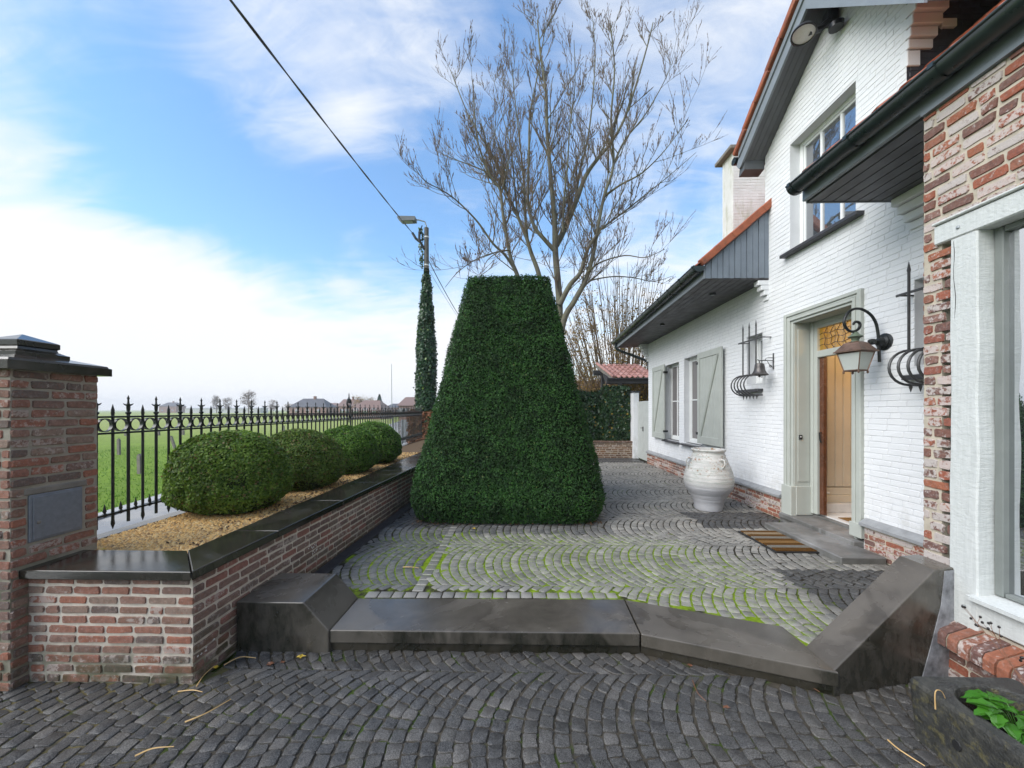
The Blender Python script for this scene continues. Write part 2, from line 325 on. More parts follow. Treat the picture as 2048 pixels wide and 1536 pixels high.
# ---------------------------------------------------------------- mesh helpers
ORG = {}
def props(o, label=None, cat=None, group=None, kind=None):
    if label: o['label'] = label
    if cat: o['category'] = cat
    if group: o['group'] = group
    if kind: o['kind'] = kind
    return o
def empty(name, loc, label, cat, group=None):
    o = bpy.data.objects.new(name, None); o.empty_display_size = .1; sc.collection.objects.link(o); o.location = loc
    ORG[o.name] = Vector(loc); return props(o, label, cat, group)
def mk(name, V, F, mats, parent=None, mi=None, smooth=False, loc=None):
    """V (n,3) array, F list of faces or (m,k) array"""
    V = np.asarray(V, dtype=np.float32).reshape(-1, 3)
    org = ORG.get(parent.name, Vector((0, 0, 0))) if parent else Vector(loc or (0, 0, 0))
    V = V-np.array(org, dtype=np.float32)
    me = bpy.data.meshes.new(name)
    if isinstance(F, np.ndarray):
        m, k = F.shape; me.vertices.add(len(V)); me.vertices.foreach_set('co', V.ravel())
        me.loops.add(m*k); me.loops.foreach_set('vertex_index', F.astype(np.int32).ravel())
        me.polygons.add(m); me.polygons.foreach_set('loop_start', np.arange(0, m*k, k, dtype=np.int32))
        me.update(calc_edges=True)
    else:
        me.from_pydata(V.tolist(), [], F)
    if not isinstance(mats, (list, tuple)): mats = [mats]
    for q in mats: me.materials.append(q)
    if mi is not None: me.polygons.foreach_set('material_index', np.asarray(mi, dtype=np.int32))
    if smooth: me.polygons.foreach_set('use_smooth', np.ones(len(me.polygons), dtype=bool))
    me.update()
    o = bpy.data.objects.new(name, me); sc.collection.objects.link(o)
    if parent: o.parent = parent; ORG[o.name] = org
    else: o.location = org; ORG[o.name] = org
    return o
class MB:
    def __init__(s): s.V = []; s.F = []; s.I = []; s.mi = 0
    def add(s, vs, fs):
        b = len(s.V); s.V.extend([tuple(v) for v in vs]); s.F.extend([tuple(i+b for i in f) for f in fs]); s.I.extend([s.mi]*len(fs)); return s
    def box(s, x0, x1, y0, y1, z0, z1, bev=0):
        if bev <= 0:
            v = [(x, y, z) for z in (z0, z1) for y in (y0, y1) for x in (x0, x1)]
            return s.add(v, [(0, 2, 3, 1), (4, 5, 7, 6), (0, 1, 5, 4), (2, 6, 7, 3), (0, 4, 6, 2), (1, 3, 7, 5)])
        return s.obox(((x0+x1)/2, (y0+y1)/2, (z0+z1)/2), (1, 0, 0), (0, 1, 0), (0, 0, 1), abs(x1-x0)/2, abs(y1-y0)/2, abs(z1-z0)/2, bev)
    def obox(s, c, U, Vv, W, a, b, h, bev=0):
        c, U, Vv, W = map(Vector, (c, U, Vv, W)); bev = min(bev, a*.9, b*.9, h*.9); vs = []; idx = {}
        for i, (sx, sy, sz) in enumerate([(p, q, r) for p in (-1, 1) for q in (-1, 1) for r in (-1, 1)]):
            for ax in range(3):
                d = [a-bev, b-bev, h-bev]; d[ax] += bev
                idx[(sx, sy, sz, ax)] = len(vs); vs.append(c+U*sx*d[0]+Vv*sy*d[1]+W*sz*d[2])
        fs = []
        if bev <= 0:
            pass
        R = [(-1, -1), (1, -1), (1, 1), (-1, 1)]
        for sg in (-1, 1):
            o = R if sg > 0 else R[::-1]
            fs.append([idx[(sg, p, q, 0)] for p, q in o]); fs.append([idx[(q, sg, p, 1)] for p, q in o]); fs.append([idx[(p, q, sg, 2)] for p, q in o])
        for p in (-1, 1):
            for q in (-1, 1):
                fs.append([idx[(p, q, -1, 0)], idx[(p, q, 1, 0)], idx[(p, q, 1, 1)], idx[(p, q, -1, 1)]])
                fs.append([idx[(-1, p, q, 1)], idx[(1, p, q, 1)], idx[(1, p, q, 2)], idx[(-1, p, q, 2)]])
                fs.append([idx[(p, -1, q, 0)], idx[(p, 1, q, 0)], idx[(p, 1, q, 2)], idx[(p, -1, q, 2)]])
                for r in (-1, 1): fs.append([idx[(p, q, r, 0)], idx[(p, q, r, 1)], idx[(p, q, r, 2)]])
        return s.add(vs, fs)
    def prism(s, poly, d):
        """poly: list of 3D points (planar), extruded by vector d"""
        n = len(poly); d = Vector(d); a = [Vector(p) for p in poly]; vs = a+[p+d for p in a]
        return s.add(vs, [tuple(range(n))[::-1], tuple(range(n, 2*n))]+[(i, (i+1) % n, (i+1) % n+n, i+n) for i in range(n)])
    def tube(s, pts, r, n=8, cap=True, sq=False):
        pts = [Vector(p) for p in pts]; m = len(pts)
        if not hasattr(r, '__len__'): r = [r]*m
        t0 = (pts[1]-pts[0]).normalized(); up = Vector((0, 0, 1)) if abs(t0.z) < .9 else Vector((1, 0, 0))
        a = t0.cross(up).normalized(); vs = []
        for i, p in enumerate(pts):
            t = (pts[min(i+1, m-1)]-pts[max(i-1, 0)]).normalized(); a = (a-t*a.dot(t)).normalized(); b = t.cross(a)
            for k in range(n):
                an = 2*pi*k/n+(pi/4 if sq else 0); vs.append(p+(a*cos(an)+b*sin(an))*r[i])
        fs = [(i*n+k, i*n+(k+1) % n, (i+1)*n+(k+1) % n, (i+1)*n+k) for i in range(m-1) for k in range(n)]
        if cap: fs += [tuple(range(n))[::-1], tuple(range((m-1)*n, m*n))]
        return s.add(vs, fs)
    def lathe(s, c, prof, n=32, sy=1, capb=True, ang=0):
        vs = []; m = len(prof)
        for r, z in prof:
            for k in range(n):
                an = 2*pi*k/n+ang; vs.append((c[0]+r*cos(an), c[1]+r*sin(an)*sy, c[2]+z))
        fs = [(i*n+k, i*n+(k+1) % n, (i+1)*n+(k+1) % n, (i+1)*n+k) for i in range(m-1) for k in range(n)]
        if capb: fs += [tuple(range(n))[::-1], tuple(range((m-1)*n, m*n))]
        return s.add(vs, fs)
    def build(s, name, mats, parent=None, smooth=False, loc=None):
        o = mk(name, s.V, s.F, mats, parent, s.I if isinstance(mats, (list, tuple)) else None, smooth, loc)
        if smooth == 'auto': pass
        return o
def smooth_angle(o, deg=35):
    me = o.data; me.polygons.foreach_set('use_smooth', np.ones(len(me.polygons), dtype=bool))
    try: me.set_sharp_from_angle(angle=radians(deg))
    except Exception: pass
    return o

def bricks(mb, P0, U, V, Nn, spans, v0, v1, bl=.195, bh=.0605, j=.010, dep=.006, jit=.0025, half=.5, seed=1, mi=0):
    """courses of single bricks standing proud of the mortar; spans(v) gives the free intervals of a course"""
    R = random.Random(seed); P0, U, V, Nn = map(Vector, (P0, U, V, Nn)); k = 0; v = v0; mb.mi = mi
    while v < v1-.02:
        vt = min(v+bh-j, v1-.002); sp = spans((v+vt)/2); off = (k % 2)*bl*half+R.uniform(-.012, .012)
        if sp:
            a0 = min(a for a, b in sp); b0 = max(b for a, b in sp); u = a0-off
            while u < b0:
                ll = bl*R.uniform(.94, 1.06); 
                if R.random() < .12: ll = bl*.52
                for (a, b) in sp:
                    x0 = max(u, a); x1 = min(u+ll-j, b)
                    if x1-x0 < .03: continue
                    d = dep*R.uniform(.6, 1.35); q = []
                    c = min(.007, (vt-v)*.2)
                    for (uu, vv) in ((x0+c, v), ((x0+x1)/2, v), (x1-c, v), (x1, v+c), (x1, vt-c), (x1-c, vt), ((x0+x1)/2, vt), (x0+c, vt), (x0, vt-c), (x0, v+c)):
                        q.append((uu+R.uniform(-jit, jit), vv+R.uniform(-jit, jit)))
                    cu = (x0+x1)/2; cv = (v+vt)/2; n = len(q)
                    vs = [P0+U*a_+V*b_-Nn*.002 for a_, b_ in q]
                    for a_, b_ in q:
                        su = (a_-cu); svv = (b_-cv); i1 = 1-.0035/max(.01, abs(x1-x0)/2); i2 = 1-.0035/max(.01, (vt-v)/2)
                        vs.append(P0+U*(cu+su*i1)+V*(cv+svv*i2)+Nn*(d+R.uniform(-.0012, .0012)))
                    mb.add(vs, [(i, (i+1) % n, (i+1) % n+n, i+n) for i in range(n)]+[tuple(range(n, 2*n))])
                u += ll
        v += bh; k += 1
def cut(full, holes, v):
    sp = [full]
    for (a, b, c, d) in holes:
        if c < v < d:
            new = []
            for (x, y) in sp:
                if b <= x or a >= y: new.append((x, y)); continue
                if a > x: new.append((x, a))
                if b < y: new.append((b, y))
            sp = new
    return sp

def leaves(P, Nn, size, aspect=1.0, tilt=.9, fold=0., shape='quad', up=0.0):
    """one small leaf per point: returns V,F. P,N (n,3)"""
    n = len(P); t = rng.normal(size=(n, 3)); nn = Nn+tilt*rng.normal(size=(n, 3))*.6; nn[:, 2] += up
    nn /= np.linalg.norm(nn, axis=1)[:, None]+1e-9
    a = np.cross(nn, t); a /= np.linalg.norm(a, axis=1)[:, None]+1e-9; b = np.cross(nn, a)
    s = size*(rng.random(n)*.7+.65)[:, None]; a = a*s; b = b*s*aspect
    if shape == 'quad':
        k = 4; V = np.stack([P-a*.5-b*.35, P+a*.5-b*.35, P+a*.35+b*.65+nn*s*.15, P-a*.35+b*.65+nn*s*.15], 1)
    elif shape == 'tri':
        k = 3; V = np.stack([P-a*.5-b*.4, P+a*.5-b*.4, P+b*.7+nn*s*.2], 1)
    else:
        k = 5; V = np.stack([P-b*.5, P+a*.55-b*.25, P+a*.35+b*.25, P+b*.7, P-a*.45-b*.05], 1)
    F = np.arange(n*k).reshape(n, k); return V.reshape(-1, 3), F

def fbm(P, s, seed=0):
    """cheap smooth 3-D noise from summed sines"""
    r = np.random.default_rng(seed); out = np.zeros(len(P))
    for i in range(14):
        k = r.normal(size=3)*s*(1+i*.28); out += np.sin(P@k+r.random()*6.3)/(1+i*.18)
    return out/4.

# ================================================================ SETTING
TZ = .15           # level of the upper terrace
def mossfield(t, x, y):
    def bell(v, c, w):
        q = t.math('DIVIDE', t.math('SUBTRACT', v, c), w); return t.math('EXPONENT', t.math('MULTIPLY', t.math('MULTIPLY', q, q), -1.0))
    b1 = t.math('MULTIPLY', bell(x, 1.25, 1.2), bell(y, 3.85, .85))
    b2 = t.math('MULTIPLY', bell(x, -1.2, .6), bell(y, 4.1, .9))
    b3 = t.math('MULTIPLY', bell(x, 1.9, .4), bell(y, 2.9, .45))
    b4 = t.math('MULTIPLY', bell(x, -.1, 1.0), bell(y, 4.0, .85))
    m = t.math('ADD', t.math('ADD', b1, t.math('MULTIPLY', b2, .85)), t.math('ADD', t.math('MULTIPLY', b4, .65), b3))
    return t.math('ADD', m, t.math('MULTIPLY', t.math('SUBTRACT', t.noise(2.2, 5, .65), .5), 1.3))
def mosspaint():
    t = MT('joint_sand_and_moss'); x, y, z = t.pos()
    base = t.ramp(t.noise(9, 5, .6), [(.3, (.018, .016, .012)), (.7, (.05, .043, .030))])
    # mossy belt over the sunny part of the yard
    m = mossfield(t, x, y)
    mk = t.rng(t.math('ADD', m, t.math('MULTIPLY', t.math('SUBTRACT', t.noise(9, 4, .7), .5), 1.1)), .34, .62)
    far = t.math('MULTIPLY', t.rng(t.noise(1.8, 4, .6), .58, .7), .55)
    mk = t.math('MAXIMUM', mk, far)
    col = t.mix(mk, base, t.ramp(t.noise(30, 4), [(.3, (.10, .16, .008)), (.7, (.21, .30, .014))]))
    t.bump(t.noise(120, 4, .7), .6, .006); return t.fin(col, .95, 0, .15)
M['joint'] = mosspaint()
def joint_low():
    t = MT('dirty_joint_sand'); base = t.ramp(t.noise(9, 5, .6), [(.3, (.035, .031, .025)), (.7, (.085, .073, .055))])
    base = t.mix(t.rng(t.noise(3.2, 5, .7), .52, .62), base, (.045, .07, .012))
    x = t.pos()[0]
    base = t.mix(t.math('MULTIPLY', t.rng(x, -1.5, -2.1), t.rng(t.noise(5, 4), .4, .55)), base, (.12, .10, .045))
    t.bump(t.noise(120, 4, .7), .6, .006); return t.fin(base, .9, 0, .2)
M['joint_low'] = joint_low()
def cobm(name, cols, rough=(.35, .6), dk=.45, hl=.3, moss_side_mix=0.):
    t = MT(name); i = t.island(); n = len(cols)
    col = t.ramp(i, [(k/n, c) for k, c in enumerate(cols)], True)
    col = t.mix(t.rng(t.noise(190, 3, .8), .38, .66), t.mix(dk, col, (0.012, .012, .012)), t.mix(hl, col, (.34, .335, .32)))
    col = t.mix(t.math('MULTIPLY', t.rng(t.noise(1.4, 5, .6), .5, .72), .35), col, (.03, .031, .03))
    if moss_side_mix:
        x, y, z = t.pos(); mk = t.math('MULTIPLY', t.rng(mossfield(t, x, y), .35, .8), t.rng(t.noise(26, 5, .7), .46, .62))
        col = t.mix(t.math('MULTIPLY', mk, moss_side_mix), col, (.14, .20, .02))
    t.bump(t.math('ADD', t.noise(70, 5, .7), t.math('MULTIPLY', t.noise(18, 3), 1.2)), .55, .008)
    return t.fin(col, t.rng(t.noise(2.1, 4), .35, .65, *rough), 0, .38)
M['cob_light'] = cobm('light_granite_setts', [(.30, .285, .25), (.25, .235, .21), (.34, .32, .28), (.21, .20, .18), (.28, .26, .23)], (.42, .62), .25, .35, .42)
M['cob_mid'] = cobm('grey_granite_setts', [(.13, .128, .12), (.16, .155, .145), (.115, .113, .11), (.18, .17, .155)], (.3, .5), .3, .35, .3)
M['cob_dark'] = cobm('dark_basalt_setts', [(.033, .034, .037), (.045, .044, .045), (.028, .029, .033), (.055, .052, .05)], (.32, .55))
M['cob_low'] = cobm('dark_porphyry_setts', [(.042, .039, .036), (.052, .048, .044), (.030, .028, .028), (.046, .042, .038), (.062, .056, .049), (.035, .033, .033), (.050, .045, .042), (.038, .036, .036), (.10, .09, .08), (.042, .040, .040)], (.26, .5))

def setts(name, inside, zone, z, x0, x1, y0, y1, mats, W=1.03, s=.108, phase=0, label=None, skew=0, seed=3, flip=1, amax=42, jit=.004):
    """granite setts laid in segmental arcs, each stone a raised block of its own"""
    R = random.Random(seed); mb = MB(); AM = radians(amax); Rad = W/2/sin(AM); nst = int(round(2*Rad*AM/s))
    ncol0 = int(math.floor((y0-phase)/W)); ncol1 = int(math.ceil((y1-phase)/W))
    for c in range(ncol0, ncol1):
        yc = phase+(c+.5)*W; k0 = int((x0-.5)/s); k1 = int((x1+.5)/s); sh = R.uniform(0, s)
        for k in range(k0, k1):
            wob = R.uniform(-.004, .004); cu_ = [0]+[(q+R.uniform(-.16, .16)+(k % 2)*.3-.15)/nst for q in range(1, nst)]+[1]
            for q in range(nst):
                a0 = -AM+(cu_[q])*2*AM; a1 = -AM+cu_[q+1]*2*AM
                px = k*s+sh+wob
                def P(a, kx): return (px+kx+flip*Rad*(1-cos(a)), yc+Rad*sin(a))
                g1 = .0052; g2 = .0034; qa = g2/Rad
                def off(a, d): p = P(a, 0); return (p[0]+flip*cos(a)*d, p[1]-sin(a)*d)
                th0 = s*cos(a0); th1 = s*cos(a1)
                A0 = off(a0+qa, g1) ; B0 = off(a1-qa, g1)
                A1 = P(a0+qa, s-g1) if q == 0 else off(a0+qa, th0-g1)
                B1 = P(a1-qa, s-g1) if q == nst-1 else off(a1-qa, th1-g1)
                pts = [A0, A1, B1, B0]; cx = sum(p[0] for p in pts)/4; cy = sum(p[1] for p in pts)/4
                if not inside(cx, cy): continue
                zi = zone(cx, cy); 
                zj = z+R.uniform(-.003, .003); ti = (R.uniform(-.0035, .0035), R.uniform(-.0035, .0035)); out = []
                for i in range(4):
                    p = pts[i]; pn = pts[(i+1) % 4]; jx = lambda: R.uniform(-jit, jit)
                    out.append((p[0]*.90+pn[0]*.10+jx()*.7, p[1]*.90+pn[1]*.10+jx()*.7)); out.append((p[0]*.5+pn[0]*.5+jx(), p[1]*.5+pn[1]*.5+jx())); out.append((p[0]*.10+pn[0]*.90+jx()*.7, p[1]*.10+pn[1]*.90+jx()*.7))
                n = 12; vs = [(a, b, zj-.022) for a, b in out]
                for f_, dz in ((.99, -.002), (.95, 0)):
                    for a, b in out:
                        ux = cx+(a-cx)*f_; uy = cy+(b-cy)*f_
                        vs.append((ux, uy, zj+dz+ti[0]*(ux-cx)*20+ti[1]*(uy-cy)*20))
                fs = [(i, (i+1) % n, (i+1) % n+n, i+n) for i in range(n)]+[(i+n, (i+1) % n+n, (i+1) % n+2*n, i+2*n) for i in range(n)]+[tuple(range(2*n, 3*n))]
                mb.mi = zi; mb.add(vs, fs)
    o = mb.build(name, mats); smooth_angle(o, 50); return o

# step line, planter edge and house line as plan curves
def wall_in_x(y): return -2.02+(y-2.24)*.040
def step_back_y(x):
    if x < .85: return 3.075+(x+1.34)*.0125
    if x < 1.88: return 3.10-(x-.85)*.35
    return 2.44+(x-1.88)*.28
def step_front_y(x):
    if x < .84: return 2.61
    return 2.615-(x-.84)*.355 if x < 1.86 else 2.26+(x-1.86)*.25
def in_terrace(x, y):
    if x < wall_in_x(y)+.155 or x > 3.70 or y > 12.5: return False
    if y < step_back_y(x)+(.155 if x < .85 else .03): return False
    if -.94 < x < -.82 and y < 5: return False
    if x < -1.34 and y < 3.1: return False
    return True
def zone_t(x, y):
    if x < -.88: return 2 if y > 4.95 else 1
    if x > 2.47 and (2.6 < y < 3.73 or 4.98 < y < 5.75) and not (x+y*.4 > 4.35 and y < 3.3): return 2
    if x > 2.47 and y < 3.3: return 1
    if y > 11.2: return 2
    if 4.7 < y < 6 and x < 1.2: return 1
    return 0
def sett_row(name, p, q, wd, z, mat, seed):
    R = random.Random(seed); p = Vector((*p, 0)); q = Vector((*q, 0)); d = (q-p).normalized(); n = Vector((-d.y, d.x, 0)); L_ = (q-p).length; t = 0; mb = MB()
    while t < L_-.05:
        l = R.uniform(.095, .118); c = p+d*(t+l/2)+n*R.uniform(-.003, .003); mb.obox((c.x, c.y, z-.02+R.uniform(-.003, .002)), d, n, (0, 0, 1), l/2-.004, wd/2-.004, .02, .006); t += l
    o = mb.build(name, mat); smooth_angle(o, 50); props(o, kind='structure')
def add_setts():
    sett_row('edge_setts', (-1.30, 3.135), (.86, 3.165), .105, TZ-.003, M['cob_light'], 5)
    sett_row('edge_setts', (-.88, 3.20), (-.88, 5.0), .105, TZ-.003, M['cob_light'], 6)
    o = setts('terrace_setts', in_terrace, zone_t, TZ-.004, -2.1, 3.8, 2.3, 12.6, [M['cob_light'], M['cob_mid'], M['cob_dark']], 1.03, .088, .23)
    props(o, kind='structure')
    def in_low(x, y):
        if x > -1.98 and y > step_front_y(x)+.03: return False
        if y > 2.30 and x <= -1.98: return False
        if x > 2.80: return False
        return True
    o = setts('driveway_setts', in_low, lambda x, y: 0, 0, -4.2, 3.0, -.6, 2.7, [M['cob_low']], 1.04, .085, .35, seed=11, amax=48, jit=.006)
    props(o, kind='structure')
add_setts()
# sheets the stones are bedded in
g = MB(); g.add([(-2.2, 2.2, TZ-.013), (3.9, 2.2, TZ-.013), (3.9, 13.6, TZ-.013), (-2.2, 13.6, TZ-.013)], [(0, 1, 2, 3)])
# keep the sheet behind the step
g = MB(); pl = [(-1.98, 3.06), (-1.34, 3.06), (.85, 3.09), (1.88, 2.73), (1.88, 2.44), (2.9, 2.60), (3.85, 2.60), (3.85, 13.6), (-2.1, 13.6)]
g.add([(x, y, TZ-.0088) for x, y in pl], [tuple(range(len(pl)))])
props(g.build('terrace_bedding', M['joint']), kind='structure')
g = MB(); pl = [(-4.2, -6), (4.2, -6), (4.2, 2.5), (2.2, 2.60), (.84, 2.66), (-1.98, 2.66), (-1.98, 2.4), (-4.2, 2.4)]
g.add([(x, y, -.0075) for x, y in pl], [tuple(range(len(pl)))])
props(g.build('driveway', M['joint_low']), kind='structure')

def fieldmat():
    t = MT('meadow_grass'); x, y, z = t.pos()
    col = t.ramp(t.noise(.35, 6, .6), [(.3, (.15, .24, .03)), (.7, (.22, .34, .04))])
    col = t.mix(t.rng(y, 8, 40), col, (.30, .34, .10))
    col = t.mix(t.math('MULTIPLY', t.rng(t.noise(7, 5, .7), .45, .7), .5), col, (.05, .115, .015))
    t.bump(t.noise(9, 6, .75), 1, .08); return t.fin(col, .9, 0, .15)
M['field'] = fieldmat()
g = MB(); g.add([(-1500, -300, -.06), (1500, -300, -.06), (1500, 2500, -.06), (-1500, 2500, -.06)], [(0, 1, 2, 3)])
props(g.build('ground', M['field']), kind='structure')
def roadmat():
    t = MT('wet_asphalt'); col = t.ramp(t.noise(3, 6, .7), [(.3, (.10, .10, .105)), (.7, (.17, .17, .175))])
    t.bump(t.noise(12, 5, .7), .06, .01); return t.fin(col, t.rng(t.noise(.7, 4, .6), .4, .6, .05, .30), 0, .8)
M['road'] = roadmat()
M['road_kerb'] = simple('wet_concrete_kerb', (.30, .30, .31), .25, .1, 5, .1, 30)
# road beyond the fence, its far edge running slightly away to the left
def redge(y): return -6.0-.50*(y-3)*.45
g = MB(); ys = [-8, 0, 3, 8, 16, 30, 60]
vs = [(-3.62, y, -.02) for y in ys]+[(redge(y), y, -.02) for y in ys]; n = len(ys)
g.add(vs, [(i, i+1, i+1+n, i+n) for i in range(n-1)])
props(g.build('road', M['road']), kind='structure')
g = MB(); vs = [(redge(y)+.001, y, 0.0) for y in ys]+[(redge(y)-.28, y, 0.0) for y in ys]+[(redge(y)+.001, y, -.06) for y in ys]
g.add(vs, [(i, i+1, i+1+n, i+n) for i in range(n-1)]+[(i, i+1, i+1+2*n, i+2*n) for i in range(n-1)])
props(g.build('road_kerb', M['road_kerb']), kind='structure')

# short grass near the road (blades, one mass)
def grass():
    n = 16000; y = rng.random(n)**1.4*16+1.5; x = -6.3-.225*(y-3)-rng.random(n)**1.5*9
    P = np.stack([x, y, np.full(n, -.06)], 1); h = (.02+rng.random(n)*.05)[:, None]; a = rng.random(n)*6.28
    d = np.stack([np.cos(a), np.sin(a), a*0], 1)*.010; lean = rng.normal(size=(n, 3))*.02; lean[:, 2] = 0
    V = np.stack([P-d, P+d, P+lean+np.array([0, 0, 1])*h], 1).reshape(-1, 3)
    M['grass'] = leafm('grass_blades', [(.13, .27, .03), (.10, .22, .025), (.18, .32, .04)], 1.2, .6, .3, .4)
    props(mk('grass', V, np.arange(n*3).reshape(n, 3), M['grass']), 'short bright green meadow grass beyond the road', 'grass', None, 'stuff')
grass()

# ================================================================ HOUSE
H = empty('house', (3.75, 5.0, 0), 'white painted brick house with tiled roofs, sage shutters and a red brick wing', 'house')
WX = 3.75
holes = [(8.93, 9.75, .95, 2.86), (7.80, 8.65, .95, 2.87), (5.88, 6.28, 2.12, 2.91), (4.17, 5.36, 0, 3.02), (3.26, 3.646, 2.12, 2.935), (4.27, 5.29, 3.87, 5.38)]
def quadwall(mb, x, y0, y1, z0, z1, hs, rev=.16):
    ys = sorted({y0, y1}|{q for h in hs for q in h[:2] if y0 < q < y1}); zs = sorted({z0, z1}|{q for h in hs for q in h[2:] if z0 < q < z1})
    for a, b in zip(ys, ys[1:]):
        for c, d in zip(zs, zs[1:]):
            m, k = (a+b)/2, (c+d)/2
            if any(h[0] < m < h[1] and h[2] < k < h[3] for h in hs): continue
            mb.add([(x, a, c), (x, b, c), (x, b, d), (x, a, d)], [(0, 1, 2, 3)])
    for (a, b, c, d) in hs:
        if b < y0 or a > y1 or c > z1: continue
        X = x+rev
        mb.add([(x, a, c), (x, b, c), (x, b, d), (x, a, d), (X, a, c), (X, b, c), (X, b, d), (X, a, d)], [(0, 1, 5, 4), (1, 2, 6, 5), (2, 3, 7, 6), (3, 0, 4, 7)])
wl = MB(); wl.mi = 0
quadwall(wl, WX, 2.5, 5.82, .10, 3.76, [holes[3], holes[4]])
quadwall(wl, WX, 3.72, 5.82, 3.76, 5.45, [holes[5]])
quadwall(wl, WX, 5.82, 11.03, .10, 3.78, [holes[0], holes[1], holes[2]])
# gable triangle, sides of the tower, far end wall
GA = (4.60, 6.52)          # gable apex y,z (underside of the barge board)
wl.add([(WX, 3.72, 5.45), (WX, 5.82, 5.45), (WX, 5.82, 5.56), (WX, 4.56, 6.54), (WX, 3.72, 5.67)], [(0, 1, 2, 3, 4)])
wl.add([(WX, 5.82, 3.7), (5.9, 5.82, 3.7), (5.9, 5.82, 5.5), (WX, 5.82, 5.5)], [(0, 1, 2, 3)])
wl.add([(WX, 11.03, .1), (7.5, 11.03, .1), (7.5, 11.03, 3.8), (WX, 11.03, 3.8)], [(0, 1, 2, 3)])
def sp_low(v): return cut((5.82, 11.03), holes, v)
def sp_tow(v):
    if v < 3.6: return cut((2.66, 5.82), holes, v)
    if v < 5.5: return cut((3.72, 5.82), holes, v)
    lo = max(3.72, 3.72+(v-5.66)*.965); hi = min(5.82, 5.82-(v-5.55)*1.28); return [(lo, hi)] if hi > lo+.1 else []
kw = dict(bl=.205, bh=.0612, j=.0055, dep=.0034, jit=.0012)
bricks(wl, (WX, 0, 0), (0, 1, 0), (0, 0, 1), (-1, 0, 0), sp_low, .51, 3.72, seed=2, mi=1, **kw)
bricks(wl, (WX, 0, 0), (0, 1, 0), (0, 0, 1), (-1, 0, 0), sp_tow, .51, 6.50, seed=3, mi=1, **kw)
wo_ = wl.build('wall', [M['white_joint'], M['white']], H)

# stepped corbels under the eaves
CBX = []
class _C:
    def box(s, *a):
        m = MB(); m.box(*a); m.build('corbel', M['white'], H)
cb = _C()
for i, (z0, z1, dy) in enumerate([(5.19, 5.28, .03), (5.29, 5.38, .05), (5.39, 5.49, .07), (5.50, 5.63, .10)]):
    cb.box(WX-.006, 3.98+i*.025, 3.725-dy, 3.78, z0, z1, .006)
cb.box(4.06, 4.20, 3.69, 3.78, 5.39, 5.47, .006)
cb.box(WX-.006, 3.87, 3.705, 3.78, 5.03, 5.18, .006)
for i in range(4): cb.box(WX-.025-.045*i, WX+.02, 5.73, 5.84, 3.36+.075*i, 3.43+.075*i, .005)
for i in range(7): cb.box(WX-.02-.035*i, WX+.02, 11.03, 11.12+.02*i, 3.12+.075*i, 3.188+.075*i, .005)
for i in range(4): cb.box(WX-.02-.045*i, WX+.02, 3.3, 3.68+.012*i, 3.42+.08*i, 3.495+.08*i, .005)
tw = MB(); tw.add([(WX+.001, 3.722, 3.6), (6.4, 3.722, 3.6), (6.4, 3.722, 5.8), (WX+.001, 3.722, 5.8)], [(0, 1, 2, 3)])
bricks(tw, (0, 3.722, 0), (1, 0, 0), (0, 0, 1), (0, -1, 0), lambda v: [(WX+.03, 6.3)], 3.9, 5.8, dep=.005, seed=9)
tw.build('side_wall', M['black_paint'], H)

# plinth with stone ledge
pn = MB(); pn.mi = 0
for (a, b) in ((5.42, 11.03), (2.66, 4.12)):
    pn.mi = 0; pn.box(3.712, WX-.003, a, b, TZ-.05, .455)
    bricks(pn, (3.712, 0, 0), (0, 1, 0), (0, 0, 1), (-1, 0, 0), lambda v, a=a, b=b: [(a, b)], TZ, .452, bh=.058, bl=.19, seed=int(a*7), mi=1, dep=.006)
bricks(pn, (0, 5.42, 0), (1, 0, 0), (0, 0, 1), (0, -1, 0), lambda v: [(3.706, 3.75)], TZ, .452, bh=.058, seed=8, mi=1, jit=.001)
pn.build('plinth', [M['mortar_cream'], M['brick_orange']], H)
lg = MB()
for (a, b) in ((5.40, 11.04), (2.66, 4.145)): lg.prism([(3.67, a, .455), (3.67, a, .485), (WX-.002, a, .535), (WX-.002, a, .455)], (0, b-a, 0))
lg.build('plinth_ledge', M['sill_stone'], H)

# ---- far wing: roof, soffit, gutter
def gx(y): return 2.64+(y-5.72)*.032
def gz(y): return 3.87-(y-5.72)*.017
def tiles(mb, O, U, Vd, nu, nv, tu, tv, amp=.03, lift=.02, skip=None):
    """pantiles: O origin, U along the eave, Vd up the slope"""
    O, U, Vd = map(Vector, (O, U, Vd)); U = U.normalized(); Vd = Vd.normalized(); Nn = U.cross(Vd).normalized()
    if Nn.z < 0: Nn = -Nn
    sub = 6
    for j in range(nv):
        for i in range(nu):
            if skip and skip(i, j): continue
            vs = []
            for r in (0, 1):
                for k in range(sub+1):
                    f = k/sub; h = amp*sin(f*2*pi)+(lift if r == 0 else 0)
                    vs.append(O+U*((i+f)*tu)+Vd*((j+r*1.04)*tv)+Nn*h)
            base = [v-Nn*.018 for v in vs[:sub+1]]
            m = sub+1; vs += base
            mb.add(vs, [(k, k+1, m+k+1, m+k) for k in range(sub)]+[(2*m+k, 2*m+k+1, k+1, k) for k in range(sub)])
rf = MB(); sl = Vector((1, 0, .86)).normalized()
tiles(rf, (2.67, 5.70, 3.865), (.032, 1, -.017), tuple(sl), 24, 9, .24, .30, .022, .02, lambda i, j: i*.24 > 5.6-j*.22)
rf.mi = 0
